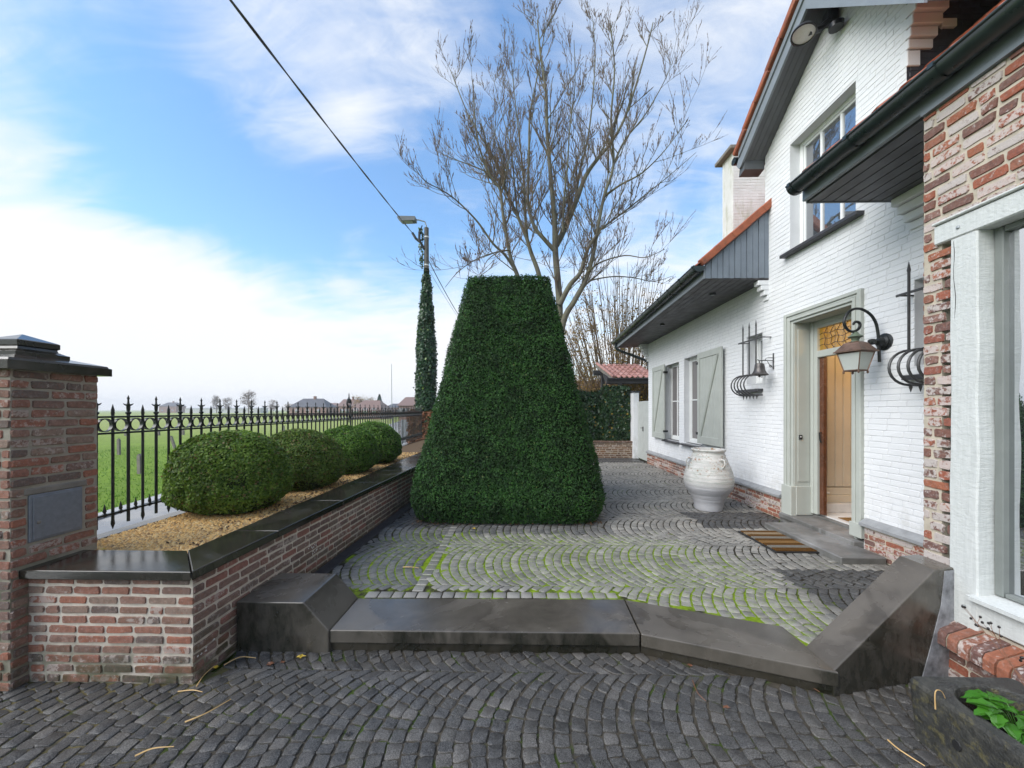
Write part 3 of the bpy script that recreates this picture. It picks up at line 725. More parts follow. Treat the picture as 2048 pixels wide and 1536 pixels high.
# verge tiles on the near edge
for k in range(5):
    p = Vector((2.72, 5.69, 3.93))+sl*(k*.30); q = p+sl*.33
    rf.obox((p+q)/2+Vector((0, .02, -.02+.004*(k % 2))), sl, (0, 1, 0), Vector((-.86, 0, 1)).normalized(), .165, .045, .055, .012)
rf.add([(2.67, 5.74, 3.83), (5.6, 5.74, 6.35), (5.6, 8.6, 6.31), (2.85, 11.35, 3.73)], [(0, 1, 2, 3)])
smooth_angle(rf.build('roof', M['tile'], H), 40)
ck = MB()
ck.add([(2.80, 5.75, 3.69), (3.75, 5.75, 3.69), (3.75, 5.75, 4.74), (2.80, 5.75, 3.92)], [(0, 1, 2, 3)])
x = 2.80; k = 0
while x < 3.74:
    x1 = min(x+.088, 3.75); zt = lambda q: 3.885+.86*(q-2.80)
    ck.prism([(x+.004, 5.745, 3.69), (x1-.004, 5.745, 3.69), (x1-.004, 5.745, zt(x1)), (x+.004, 5.745, zt(x))], (0, -.016-.008*(k % 2), 0)); x = x1; k += 1
ck.build('cheek_cladding', M['cheek'], H)
def soffit(name, pts, nb, mat, par):
    """strip of boards; pts = near outer, far outer, far inner, near inner"""
    a, b, c, d = [Vector(p) for p in pts]; mb = MB()
    for i in range(nb):
        f0 = i/nb+.006; f1 = (i+1)/nb-.006
        mb.prism([a.lerp(d, f0), b.lerp(c, f0), b.lerp(c, f1), a.lerp(d, f1)], (0, 0, .012))
    mb.prism([a+Vector((0, 0, .008)), b+Vector((0, 0, .008)), c+Vector((0, 0, .008)), d+Vector((0, 0, .008))], (0, 0, .02))
    return mb.build(name, mat, par)
soffit('soffit', [(2.80, 5.73, 3.685), (2.96, 11.5, 3.585), (3.75, 11.5, 3.62), (3.75, 5.73, 3.66)], 9, M['soffit'], H)
fs_ = MB(); fs_.prism([(2.775, 5.728, 3.69), (2.775, 5.728, 3.86), (2.80, 5.728, 3.86), (2.80, 5.728, 3.69)], (.16, 5.78, -.1)); fs_.build('fascia', M['fascia'], H)
def gutter(p0, p1, r, name, par, brackets=8):
    p0 = Vector(p0); p1 = Vector(p1); d = (p1-p0).normalized(); sx = Vector((0, 0, 1)).cross(d).normalized(); up = d.cross(sx)
    mb = MB(); n = 12; vs = []
    for p in (p0, p1):
        for rr in (r, r-.006):
            for k in range(n+1):
                a = pi+pi*k/n; vs.append(p+sx*cos(a)*rr+up*sin(a)*rr*1.05)
    m = n+1; fs = [(k, k+1, 2*m+k+1, 2*m+k) for k in range(n)]+[(m+k, 3*m+k, 3*m+k+1, m+k+1) for k in range(n)]
    mb.add(vs, fs)
    for p, e in ((p0, -1), (p1, 1)):
        ring = [p+d*e*.001+sx*cos(pi+pi*k/n)*r*1.02+up*sin(pi+pi*k/n)*r*1.06 for k in range(n+1)]
        mb.add(ring+[p+d*e*.001], [tuple(range(n+1))+(n+1,)])
    # rolled front bead
    side = sx if (p0+sx).x < p0.x else -sx
    mb.tube([p0+side*r, p1+side*r], .011, 8)
    o = smooth_angle(mb.build(name, M['zinc'], par), 50); L_ = (p1-p0).length
    for i in range(brackets):
        p = p0+d*(.04+(L_-.1)*i/(brackets-1)); b = MB(); ring = []
        for q in (0, .035):
            for rr in (r+.007,):
                for k in range(n+1): ring.append(p+d*q+sx*cos(pi+pi*k/n)*rr+up*sin(pi+pi*k/n)*rr*1.06)
        b.add(ring, [(k, k+1, m+k+1, m+k) for k in range(n)])
        b.prism([p+side*(r+.014)+up*.012, p+side*(r-.012)+up*.012, p+side*(r-.012)-up*.02, p+side*(r+.014)-up*.02], d*.035)
        smooth_angle(b.build('gutter_bracket', M['zinc'], o), 50)
    return o
g1 = gutter((2.70, 5.70, 3.870), (2.88, 11.55, 3.775), .085, 'gutter', H, 12)
dpp = MB(); dpp.tube([(2.90, 11.45, 3.70), (2.90, 11.45, 3.62), (2.94, 11.45, 3.55), (3.05, 11.42, 3.48), (3.72, 11.3, 3.20), (3.80, 11.25, 3.12), (3.82, 11.2, 2.9)], .04, 10)
smooth_angle(dpp.build('downpipe', M['zinc'], H), 50)
for (x, y, z) in ((3.25, 6.4, 3.66), (3.2, 8.5, 3.625), (3.38, 3.15, 3.72)):
    sp = MB(); sp.lathe((x, y, z-.028), [(.035, 0), (.05, 0), (.052, .01), (.05, .03)], 20, capb=False); sp.mi = 1; sp.lathe((x, y, z-.02), [(.001, 0), (.034, -.004)], 16)
    smooth_angle(sp.build('recessed_spotlight', [M['black_plastic'], M['galv']], H), 40)

# chimney
ch = MB(); ch.mi = 0; ch.box(4.60, 5.9, 8.2, 8.62, 5.0, 7.28)
bricks(ch, (0, 8.2, 0), (1, 0, 0), (0, 0, 1), (0, -1, 0), lambda v: [(4.60, 5.9)], 5.2, 7.27, seed=5, **kw)
bricks(ch, (4.60, 0, 0), (0, 1, 0), (0, 0, 1), (-1, 0, 0), lambda v: [(8.2, 8.62)], 5.2, 7.27, seed=6, **kw)
cho = ch.build('chimney', M['white_old'], H)
c2 = MB(); c2.box(4.48, 6.0, 8.08, 8.74, 7.28, 7.36, .01); c2.build('chimney_cap', M['concrete'], cho)
c3 = MB(); c3.prism([(4.58, 8.19, 5.46), (6.0, 8.19, 6.68), (6.0, 8.19, 6.75), (4.58, 8.19, 5.53)], (0, -.02, 0)); c3.build('flashing', M['zinc'], cho)

# ---- tower gable: verge boards, tiles and small roof
def slopebox(mb, p, q, X0, X1, dn, th):
    """board between two (y,z) points, X0..X1 wide, hanging dn below the line"""
    mb.prism([(X0, p[0], p[1]), (X0, q[0], q[1]), (X0, q[0], q[1]-dn), (X0, p[0], p[1]-dn)], (X1-X0, 0, 0))
BL = (5.90, 5.69); BA = (4.56, 6.72); BR = (3.25, 5.37)
gb = MB(); slopebox(gb, BL, BA, 3.42, 3.45, .22, 0); slopebox(gb, BA, BR, 3.42, 3.45, .22, 0)
gb.prism([(3.42, BL[0], BL[1]), (3.42, BL[0]+.10, BL[1]-.14), (3.42, BL[0]+.04, BL[1]-.22), (3.42, BL[0], BL[1]-.22)], (.03, 0, 0))
slopebox(gb, (BL[0]+.02, BL[1]+.03), (BA[0], BA[1]+.03), 3.40, 3.419, .09, 0); slopebox(gb, (BA[0], BA[1]+.03), (BR[0], BR[1]+.03), 3.40, 3.419, .09, 0)
gb.build('barge_board', M['fascia'], H)
def under(p, q, nb):
    mb = MB()
    for i in range(nb):
        x0 = 3.452+(WX-3.455)*i/nb; x1 = 3.452+(WX-3.455)*(i+1)/nb-.004
        mb.prism([(x0, p[0], p[1]-.20), (x1, p[0], p[1]-.20), (x1, q[0], q[1]-.20), (x0, q[0], q[1]-.20)], (0, 0, .02))
    return mb
under(BL, BA, 4).build('soffit', M['anthracite'], H); under(BA, BR, 4).build('soffit', M['anthracite'], H)
be = MB(); be.prism([(3.452, 5.99, 5.37), (3.452, 5.84, 5.40), (3.452, 5.84, 5.6), (3.452, 5.95, 5.58)], (.30, 0, 0)); be.build('box_end', M['anthracite'], H)
tr = MB()
for (p, q, sg) in ((BL, BA, 1), (BR, BA, -1)):
    p = Vector((3.42, p[0]+.06*sg, p[1]+.0)); q = Vector((3.42, q[0], q[1]+.06)); d = (q-p).normalized(); nn = Vector((1, 0, 0)).cross(d); nn = nn if nn.z > 0 else -nn; ln = (q-p).length; k = 0
    while k*.33 < ln:
        c = p+d*(k*.33+.17)+nn*(.035+.012*(k % 2)); tr.obox(c, (1, 0, 0), d, nn, .07, .178, .035, .014); k += 1
    tr.prism([p+nn*.05+Vector((.05, 0, 0)), q+nn*.05+Vector((.05, 0, 0)), q+nn*.02+Vector((.05, 0, 0)), p+nn*.02+Vector((.05, 0, 0))], (2.4, 0, 0))
smooth_angle(tr.build('roof', M['tile'], H), 40)
e1 = MB(); e1.tube([(3.40, 6.05, 5.66), (5.2, 6.05, 5.66)], .06, 10); smooth_angle(e1.build('gutter', M['zinc'], H), 50)

# ---- near wing (red brick) with porch eave
AX = 2.80
aw = MB(); aw.mi = 0
ops = [(.55, 2.55, .38, 2.93)]
quadwall(aw, AX, -1.5, 2.66, -.05, 3.74, ops, .12)
aw.add([(AX, 2.66, 0), (4, 2.66, 0), (4, 2.66, 3.74), (AX, 2.66, 3.74)], [(0, 1, 2, 3)])
bricks(aw, (AX, 0, 0), (0, 1, 0), (0, 0, 1), (-1, 0, 0), lambda v: cut((-1.4, 2.657), [(.3, 2.487, .0, 2.79), (.3, 2.568, 2.79, 2.945)], v), .40, 3.72, bl=.182, bh=.0700, j=.0150, dep=.009, jit=.0045, seed=21, mi=1)
bricks(aw, (0, 2.66, 0), (1, 0, 0), (0, 0, 1), (0, 1, 0), lambda v: [(AX, WX)], .2, 3.6, seed=22, mi=1)
aw.mi = 0; aw.box(2.74, AX-.002, .0, 2.58, 0, .27)
bricks(aw, (2.74, 0, 0), (0, 1, 0), (0, 0, 1), (-1, 0, 0), lambda v: [(.0, 2.58)], 0, .272, seed=23, mi=1, jit=.004, dep=.008, bl=.19)
bricks(aw, (0, 2.58, 0), (1, 0, 0), (0, 0, 1), (0, 1, 0), lambda v: [(2.74, AX)], 0, .272, seed=24, mi=1)
aw.build('wall', [M['mortar_cream'], M['brick_orange']], H)
# brick-on-edge sill
bs = MB(); R_ = random.Random(5); y = 2.50
while y > .2:
    w_ = .062; vs = []; dz = R_.uniform(-.004, .004); dx = R_.uniform(-.006, .006)
    poly = [(2.635+dx, y, .285+dz), (2.65+dx, y, .312+dz), (2.87, y, .385+dz), (2.87, y, .26), (2.635+dx, y, .225+dz)]
    bs.mi = 0; c = Vector((2.78, y-w_/2, .26)); b0 = len(bs.V)
    bs.prism(poly, (0, -(w_-.010), 0)); y -= w_
bs.mi = 1; bs.prism([(2.645, 2.498, .28), (2.657, 2.498, .306), (2.87, 2.498, .377), (2.87, 2.498, .25), (2.645, 2.498, .232)], (0, -2.3, 0))
bs.build('window_sill', [M['brick_orange'], M['mortar_grey']], H)
# timber frame round the picture window
def rough_beam(name, x0, x1, y0, y1, z0, z1, par, seed=0, axis=2):
    n = 26; mb = MB(); L0 = (y0, z0)[axis == 2]; L1 = (y1, z1)[axis == 2]; vs = []
    for i in range(n+1):
        t = L0+(L1-L0)*i/n; o = [mnoise.noise(Vector((t*3.1, k*7.7, seed)))*.007 for k in range(4)]; b = .008
        if axis == 2: a0, a1, c0, c1 = x0+o[0]*.5, x1, y0+o[1], y1+o[2]
        else: a0, a1, c0, c1 = x0+o[0]*.5, x1, z0+o[1]*.6, z1+o[2]*.3
        ring = [(a0, c0+b), (a0, c1-b), (a0+b, c1), (a1, c1), (a1, c0), (a0+b, c0)]
        vs += [(p, q, t) if axis == 2 else (p, t, q) for p, q in ring]
    fs = [(i*6+k, i*6+(k+1) % 6, (i+1)*6+(k+1) % 6, (i+1)*6+k) for i in range(n) for k in range(6)]+[tuple(range(6)), tuple(range(n*6, n*6+6))]
    mb.add(vs, fs); return mb.build(name, M['timber'], par)
post = rough_beam('timber_post', 2.775, 2.96, 2.335, 2.485, .34, 2.794, H, 1)
rough_beam('timber_post', 2.775, 2.96, .40, .55, .54, 2.794, H, 2)
lin = rough_beam('timber_lintel', 2.77, 2.96, .3, 2.567, 2.796, 2.922, H, 3, 1)
rough_beam('timber_base_beam', 2.778, 2.96, .3, 2.334, .392, .54, H, 4, 1)
cr = MB(); cr.tube([(2.776, 2.462-.004*sin(k*1.3)-.012*k/9, 2.78-.06*k) for k in range(10)], [.0014]+[.0024]*7+[.0016, .0006], 4); cr.build('drying_crack', M['rubber'], post)
mo = MB(); mo.box(2.755, 2.80, .2, 2.575, 2.925, 2.943, .006); mo.build('moulding', M['timber'], H)
sb = MB(); sb.prism([(2.735, .5, .542), (2.735, .5, .566), (2.96, .5, .585), (2.96, .5, .542)], (0, 1.86, 0)); sb.build('sill_board', M['timber'], H)
pw = MB(); pw.box(2.87, 2.93, 2.29, 2.333, .585, 2.794, .004); pw.box(2.87, 2.93, .551, .59, .585, 2.794, .004); pw.box(2.87, 2.93, .60, 2.287, 2.76, 2.794, .004); pw.box(2.875, 2.93, .6, 2.287, .586, .61, .004)
pwo = pw.build('picture_window', simple('dark_grey_green_frame', (.17, .185, .175), .45, .1), H)
gl = MB(); gl.box(2.905, 2.913, .58, 2.30, .60, 2.78); gl.build('pane', M['big_glass'], pwo)
for (y, z) in ((2.40, .475), (2.43, 2.855), (1.9, .465)):
    nl = MB(); nl.obox((2.768, y, z), (1, 0, 0), (0, 1, 0), (0, 0, 1), .008, .010, .010, .005); nl.build('bolt_head', M['galv'], H)
# porch eave
soffit('porch_soffit', [(2.815, 2.665, 3.735), (2.815, 3.725, 3.735), (3.75, 3.725, 3.735), (3.75, 2.665, 3.735)], 8, M['soffit'], H)
soffit('soffit', [(2.765, -1.4, 3.722), (2.765, 2.65, 3.722), (2.80, 2.65, 3.722), (2.80, -1.4, 3.722)], 1, M['fascia'], H)
fb = MB(); fb.box(2.772, 2.81, -1.4, 3.745, 3.745, 3.90, .004); fb.build('fascia', M['fascia'], H)
fb = MB(); fb.box(2.812, 3.745, 3.728, 3.750, 3.73, 3.78, .003); fb.prism([(2.812, 3.73, 3.78), (3.745, 3.73, 3.78), (3.745, 3.73, 4.62), (2.812, 3.73, 3.88)], (0, .015, 0)); fb.build('fascia', M['anthracite'], H)
gutter((2.69, -1.4, 3.895), (2.69, 3.735, 3.885), .080, 'gutter', H, 9)
ar = MB(); tiles(ar, (2.70, -1.4, 3.935), (0, 1, 0), tuple(sl), 22, 14, .235, .30, .022, .02)
ar.add([(2.68, -1.4, 3.905), (5.6, -1.4, 6.41), (5.6, 3.72, 6.41), (2.68, 3.72, 3.905)], [(0, 1, 2, 3)])
smooth_angle(ar.build('roof', M['tile'], H), 40)

# ---- windows
def window(y0, y1, z0, z1, x, cols, rows, glassm, sill=None, par=H, fw=.055, blind=True, bars=True):
    f = MB()
    f.box(x, x+.06, y0, y0+fw, z0, z1, .004); f.box(x, x+.06, y1-fw, y1, z0, z1, .004)
    f.box(x, x+.06, y0+fw, y1-fw, z0, z0+fw*1.3, .004); f.box(x, x+.06, y0+fw, y1-fw, z1-fw, z1, .004)
    i0, i1, j0, j1 = y0+fw, y1-fw, z0+fw*1.3, z1-fw
    # opening casement inside the fixed frame
    c = .032
    f.box(x+.012, x+.05, i0+.004, i0+c, j0, j1, .003); f.box(x+.012, x+.05, i1-c, i1-.004, j0, j1, .003)
    f.box(x+.012, x+.05, i0+c, i1-c, j0, j0+c, .003); f.box(x+.012, x+.05, i0+c, i1-c, j1-c, j1, .003)
    for k in range(1, cols): yy = i0+(i1-i0)*k/cols; f.box(x+.008, x+.04, yy-.014, yy+.014, j0+c, j1-c, .003)
    for r in rows: zz = j0+(j1-j0)*r; f.box(x+.010, x+.038, i0+c, i1-c, zz-.013, zz+.013, .003)
    o = f.build('window', M['frame_white'], par)
    p = MB(); p.box(x+.028, x+.034, i0+.01, i1-.01, j0+.01, j1-.01); p.build('pane', glassm, o)
    if sill:
        s_ = MB()
        if sill == 'roof_tile':
            k = y0-.04
            while k < y1+.02: s_.prism([(3.66, k, z0-.055), (3.66, k, z0-.03), (x, k, z0+.004), (x, k, z0-.03)], (0, .095, 0)); k += .10
        else:
            s_.box(3.655, x, y0-.11, y1+.08, z0-.05, z0-.004, .006)
        s_.build('sill', M['dark_sill'], o)
    return o
window(8.93, 9.75, .96, 2.86, 3.87, 2, [.5], M['glass_blind'], 'roof_tile')
window(7.80, 8.65, .96, 2.87, 3.87, 2, [.5], M['glass_blind'], 'roof_tile')
window(4.27, 5.29, 3.88, 5.38, 3.88, 3, [.62], M['glass'], 'slab')
window(5.88, 6.28, 2.12, 2.91, 3.90, 1, [], M['glass'], None)
window(3.26, 3.646, 2.12, 2.935, 3.90, 1, [], M['glass'], None)
for (y0, y1, z) in ((5.86, 6.43, 2.03), (3.18, 3.68, 2.03)):
    bk = MB(); bk.box(3.655, 3.76, y0, y1, z-.045, z, .005); bk.build('sill', M['dark_sill'], H)

# ---- shutters: ledged and braced, folded back on the wall
def shutter(ya, yb, z0, z1, flip, ang=0.0):
    r = empty('sh', (0, 0, 0), None, None); bpy.data.objects.remove(r)
    mb = MB(); X0, X1 = 3.655, 3.69
    y0, y1 = min(ya, yb), max(ya, yb); n = 6; fw = .09
    for i in range(n):
        a = y0+fw+(y1-y0-2*fw)*i/n; b = y0+fw+(y1-y0-2*fw)*(i+1)/n; mb.box(X0+.014, X1, a+.0025, b-.0025, z0+.02, z1-.02, .003)
    mb.box(X0+.024, X1-.002, y0+.02, y1-.02, z0+.02, z1-.02)
    mb.box(X0, X1+.004, y0, y0+fw, z0, z1, .004); mb.box(X0, X1+.004, y1-fw, y1, z0, z1, .004)
    mb.box(X0, X1+.004, y0+fw, y1-fw, z1-.12, z1, .004); mb.box(X0, X1+.004, y0+fw, y1-fw, z0, z0+.15, .004)
    o = mb.build('shutter', M['shutter'], H)
    b = MB(); w_ = .055; ybt, ytp = (y0+fw+.01, y1-fw-.01) if flip else (y1-fw-.01, y0+fw+.01)
    d = w_/2 if flip else -w_/2
    b.prism([(X0-.004, ybt-d*0, z0+.15), (X0-.004, ybt+abs(d)*2*(1 if ytp > ybt else -1), z0+.15), (X0-.004, ytp, z1-.12), (X0-.004, ytp-abs(d)*2*(1 if ytp > ybt else -1), z1-.12)], (.02, 0, 0))
    b.build('brace', M['shutter_dark'], o)
    hy = y0 if abs(y0-9.6) < .2 else y1
    for z in (z0+.2, z1-.2):
        hh = MB(); hh.box(3.64, 3.75, hy-.03, hy+.03, z-.025, z+.025, .006); hh.build('hinge', M['iron'], o)
shutter(9.61, 10.47, .96, 2.86, False); shutter(6.90, 7.82, 1.02, 2.86, False)

# ---- wrought iron window cages
def cage(yc, bars_up, hoops, par, r=.0105):
    o = MB(); ys = [yc+d for d in hoops]; z0, zt, zbar, ztop, rr = 1.93, 2.25, 2.79, 3.075, .16
    o.box(3.60, 3.612, min(ys)-.14, max(ys)+.13, zbar-.012, zbar+.012, .003)
    for e in (min(ys)-.12, max(ys)+.11): o.box(3.61, 3.752, e-.007, e+.007, zbar-.007, zbar+.007)
    for d in bars_up: o.tube([(3.60, yc+d, zt-.005), (3.60, yc+d, ztop-.10), (3.60, yc+d, ztop-.08), (3.60, yc+d, ztop)], [r, r, r*1.3, .002], 6)
    o.box(3.60, 3.614, min(ys)-.02, max(ys)+.02, zt-.008, zt+.008, .003); o.box(3.61, 3.752, min(ys)-.01, min(ys)+.004, zt-.007, zt+.007); o.box(3.61, 3.752, max(ys)-.004, max(ys)+.01, zt-.007, zt+.007)
    q = o.build('window_cage', M['dark_iron'], par)
    for y in ys:
        h = MB(); pts = [(3.74, y, zt+.004), (3.66, y, zt)]
        for k in range(13): a = radians(92+k*178/12.); pts.append((3.60+.185*cos(a), y, z0+rr+rr*sin(a)))
        pts += [(3.64, y, z0), (3.70, y, z0)]
        h.tube(pts, r, 7); h.tube([(3.612, y, z0+.005), (3.612, y, z0-.02), (3.612, y, z0-.065)], [r*.8, r*1.2, .002], 6)
        smooth_angle(h.build('hoop', M['dark_iron'], q), 50)
cage(5.97, (-.17, -.0, .165), (-.17, -.085, 0, .085, .17), H)
cage(3.375, (-.20, .175), (-.17, -.085, 0, .085, .17), H, .0115)

# ---- front door: moulded surround, deep reveal, transom light, inside hall
ds = MB()
for k, (o_, wd, pr) in enumerate([(0, .045, .045), (.045, .03, .03), (.075, .035, .04), (.110, .035, .018)]):
    y0, y1, zt = 4.165+o_, 5.36-o_, 3.03-o_
    for (a, b) in ((y0, y0+wd), (y1-wd, y1)): ds.box(WX-pr, WX+.02, a, b, .40 if a < 4.5 else .2, zt, .006)
    ds.box(WX-pr, WX+.02, y0+wd, y1-wd, zt-wd, zt, .006)
ds.box(WX-.05, WX+.03, 4.15, 4.30, .30, .455, .004); ds.box(WX-.06, WX+.02, 5.19, 5.38, .24, .66, .006)
ds.build('door_surround', M['frame_grey'], H)
rv = MB()   # splayed panelled reveal
rv.box(WX+.0, 3.99, 5.205, 5.24, .26, 2.92); rv.box(WX+.0, 3.99, 4.26, 4.295, .26, 2.92); rv.box(WX, 3.99, 4.29, 5.21, 2.885, 2.92)
rv.box(WX+.04, 3.95, 5.196, 5.206, .72, 2.80, .004); rv.box(WX+.01, 3.985, 5.185, 5.206, .27, .66, .005)
rv.build('door_reveal', M['frame_grey'], H)
df = MB()
for (a, b, e) in ((5.10, 5.204, 0), (4.296, 4.40, 0)): df.box(3.97, 4.05, a, b, .30, 2.885, .005)
df.box(3.955, 4.0, 5.15, 5.203, .30, 2.885, .005); df.box(3.955, 4.0, 4.40, 5.10, 2.835, 2.885, .005)
df.box(3.97, 4.05, 4.40, 5.10, 2.79, 2.86, .005); df.box(3.97, 4.05, 4.40, 5.10, 2.40, 2.49, .006)
dfo = df.build('door_frame', M['frame_grey'], H)
tg = MB(); tg.box(4.008, 4.012, 4.40, 5.10, 2.49, 2.79); tgo = tg.build('transom_pane', M['amber'], dfo)
ld = MB()
for k in range(1, 7): yy = 4.40+.7*k/7; ld.tube([(4.004, yy-.04, 2.49), (4.004, yy+.02, 2.56), (4.004, yy, 2.64), (4.004, yy+.03, 2.70), (4.004, yy-.03, 2.79)], .0035, 5)
for z in (2.56, 2.64, 2.71): ld.tube([(4.004, 4.40+.7*k/14, z+.012*sin(k*1.6)) for k in range(15)], .0035, 5)
ld.build('lead_cames', M['dark_iron'], tgo)
dl = MB(); dl.box(4.0, 4.05, 5.035, 5.098, .31, 2.398, .004); dlo = dl.build('front_door', M['varnish'], H)
hd = MB(); hd.tube([(3.995, 5.06, 1.40), (3.97, 5.06, 1.40), (3.97, 5.05, 1.30), (3.985, 5.05, 1.27)], .008, 6); hd.build('handle', M['iron'], dlo)
hall = MB(); hall.mi = 0
HX0, HX1, HY0, HY1 = 4.05, 6.3, 3.8, 5.32
hall.box(HX0, HX1, HY0, HY1+.3, .25, .30)                                   # marble floor
hall.box(4.055, HX1, 5.22, HY1+.02, .30, .42, .004)
hall.mi = 1
hall.box(HX0, HX1, HY1+.022, HY1+.05, .42, 3.1)
x = HX0+.01
while x < HX1: hall.box(x+.003, x+.107, HY1, HY1+.022, .63, 3.0, .005); x += .11
hall.box(HX0, HX1, HY1-.03, HY1-.001, .42, .52, .006); hall.box(HX0, HX1, HY1-.02, HY1-.001, .52, .62, .008)
hall.box(HX0, HX1, HY0-.05, HY0, .3, 3.1); hall.box(HX1, HX1+.05, HY0, HY1, .3, 3.1); hall.box(HX0, HX1, HY0, HY1, 3.0, 3.05)
hall.box(3.99, 4.06, 3.7, 4.296, .2, 3.1); hall.box(3.99, 4.06, 5.205, 5.6, .2, 3.1)
hall.build('entrance_hall', [M['marble'], M['planks']], H)
hs2 = MB()
for k in range(5): pass
radi = MB(); radi.tube([(4.20, 5.27, .62), (4.20, 5.27, .72)], .012, 8); radi.tube([(4.14, 5.26, .56), (4.26, 5.26, .56)], .014, 8); radi.lathe((4.2, 5.27, .66), [(.0, 0), (.02, .0), (.02, .05), (.0, .06)], 12); radi.build('radiator_valve', M['frame_white'], H)
st = MB(); st.box(3.64, 3.99, 4.17, 5.36, .20, .262, .006); st.box(3.985, 4.06, 4.25, 5.25, .255, .285, .004); st.box(3.67, 3.75, 4.17, 5.38, TZ-.03, .20, .004)
st.build('threshold', M['door_stone'], H)
st = MB(); st.box(3.235, 3.69, 3.85, 5.04, TZ-.03, .215, .010); st.build('door_step', M['door_stone'], H)
db = MB(); db.box(3.80, 3.84, 5.180, 5.196, 1.30, 1.36, .003); dbo = db.build('doorbell', M['black_plastic'], H)
d2 = MB(); d2.lathe((0, 0, 0), [(.0, 0), (.009, 0), (.009, .004), (0, .006)], 12); d2.V = [(3.815+v[0], 5.178-v[2], 1.335+v[1]) for v in d2.V]; d2.build('button', M['porcelain'], dbo)
# lamp in the hall, its warm light shows through the open door
hl = empty('hall_lamp', (4.95, 4.30, 3.0), 'glowing hall lamp under the hall ceiling seen only by its warm light through the door', 'lamp')
b = MB(); b.lathe((4.95, 4.30, 2.86), [(0, -.07), (.05, -.05), (.07, 0), (.05, .05), (0, .07)], 16); smooth_angle(b.build('globe', M['bulb'], hl), 60)
b = MB(); b.tube([(4.95, 4.3, 2.93), (4.95, 4.3, 3.0)], .01, 8); b.build('stem', M['copper'], hl)
pt = bpy.data.lights.new('hall_light', 'POINT'); pt.energy = 9; pt.color = (1, .68, .38); pt.shadow_soft_size = .08
po = bpy.data.objects.new('hall_light', pt); sc.collection.objects.link(po); po.parent = hl; po.location = (0, 0, -.3)
b = MB(); b.box(4.12, 4.62, 4.5, 4.95, .301, .309, .003); props(b.build('indoor_mat', M['coir_tan'], None, loc=(0, 0, 0)), 'small brown mat on the marble hall floor just inside the front door', 'mat')

# ================================================================ THINGS ON THE HOUSE
# copper lantern on a scrolled bracket
ln = empty('wall_lantern', (3.75, 3.93, 2.41), 'copper wall lantern with frosted panes on a curled black arm beside the front door', 'lantern')
LX = 3.30
b = MB(); b.V = []; 
ro = MB(); ro.lathe((0, 0, 0), [(0, 0), (.085, 0), (.088, .012), (.068, .02), (.07, .035), (.048, .045), (.035, .08), (0, .085)], 20)
ro.V = [(3.748-v[2], 3.93+v[0], 2.40+v[1]) for v in ro.V]; ro.tube([(3.69, 3.93, 2.40), (3.60, 3.93, 2.40)], .018, 8); ro.obox((3.615, 3.93, 2.40), (1, 0, 0), (0, 1, 0), (0, 0, 1), .03, .03, .03, .014); ro.lathe((0, 0, 0), [(0, -.03), (.022, -.02), (.03, 0), (.022, .02), (0, .03)], 12) if False else None
smooth_angle(ro.build('wall_rose', M['iron'], ln), 40)
def pxy(px, py, Y): a, b, c = pixdir(px, py); t = Y/b; return (a*t, Y, 1.7+c*t)
_a = [(1759, 724), (1758, 700), (1757, 677), (1755, 660), (1751, 644), (1740, 628), (1722, 618), (1705, 619), (1693, 630), (1688, 645), (1693, 657), (1702, 663), (1712, 661.5), (1719, 655), (1719.5, 647), (1714, 643.5), (1708, 645.5), (1707, 650)]
_p = [Vector(pxy(a, b, 3.93)) for a, b in _a]; pts = []
for i_ in range(len(_p)-1):
    p0, p1, p2, p3 = _p[max(i_-1, 0)], _p[i_], _p[i_+1], _p[min(i_+2, len(_p)-1)]
    for q_ in range(3): t_ = q_/3; pts.append(.5*((2*p1)+(-p0+p2)*t_+(2*p0-5*p1+4*p2-p3)*t_*t_+(-p0+3*p1-3*p2+p3)*t_**3))
pts.append(_p[-1]); ex = 3.445; ez = pxy(1709, 664, 3.93)[2]
ar_ = MB(); ar_.tube(pts, [.0135]*(len(pts)-4)+[.012, .011, .010, .008], 8); smooth_angle(ar_.build('arm', M['iron'], ln), 60)
LC = (3.449, 3.93); zt = 2.33      # top of the lantern hangs just under the scroll
def frus(mb, c, z0, r0, z1, r1, ang=pi/4+.35): mb.lathe((c[0], c[1], 0), [(r0, z0), (r1, z1)], 4, capb=True, ang=ang)
LA = pi/4+.30
hd = MB(); hd.tube([(LC[0], LC[1], ez-.005), (LC[0], LC[1], 2.475)], .009, 8)
hd.lathe((LC[0], LC[1], 0), [(.0, 2.505), (.02, 2.50), (.03, 2.48), (.06, 2.458), (.068, 2.452), (.04, 2.44), (.028, 2.415), (.045, 2.40), (.0, 2.395)], 8, ang=LA); smooth_angle(hd.build('finial', M['verdigris'], ln), 30)
rf_ = MB(); rf_.lathe((LC[0], LC[1], 0), [(.05, 2.405), (.10, 2.384), (.105, 2.376), (.165, 2.312), (.182, 2.302), (.182, 2.293), (.15, 2.293)], 4, ang=LA); rf_.build('roof', M['copper'], ln)
pn_ = MB(); pn_.lathe((LC[0], LC[1], 0), [(.142, 2.291), (.088, 2.105)], 4, capb=False, ang=LA); pn_.build('pane', M['frosted'], ln)
fr = MB()
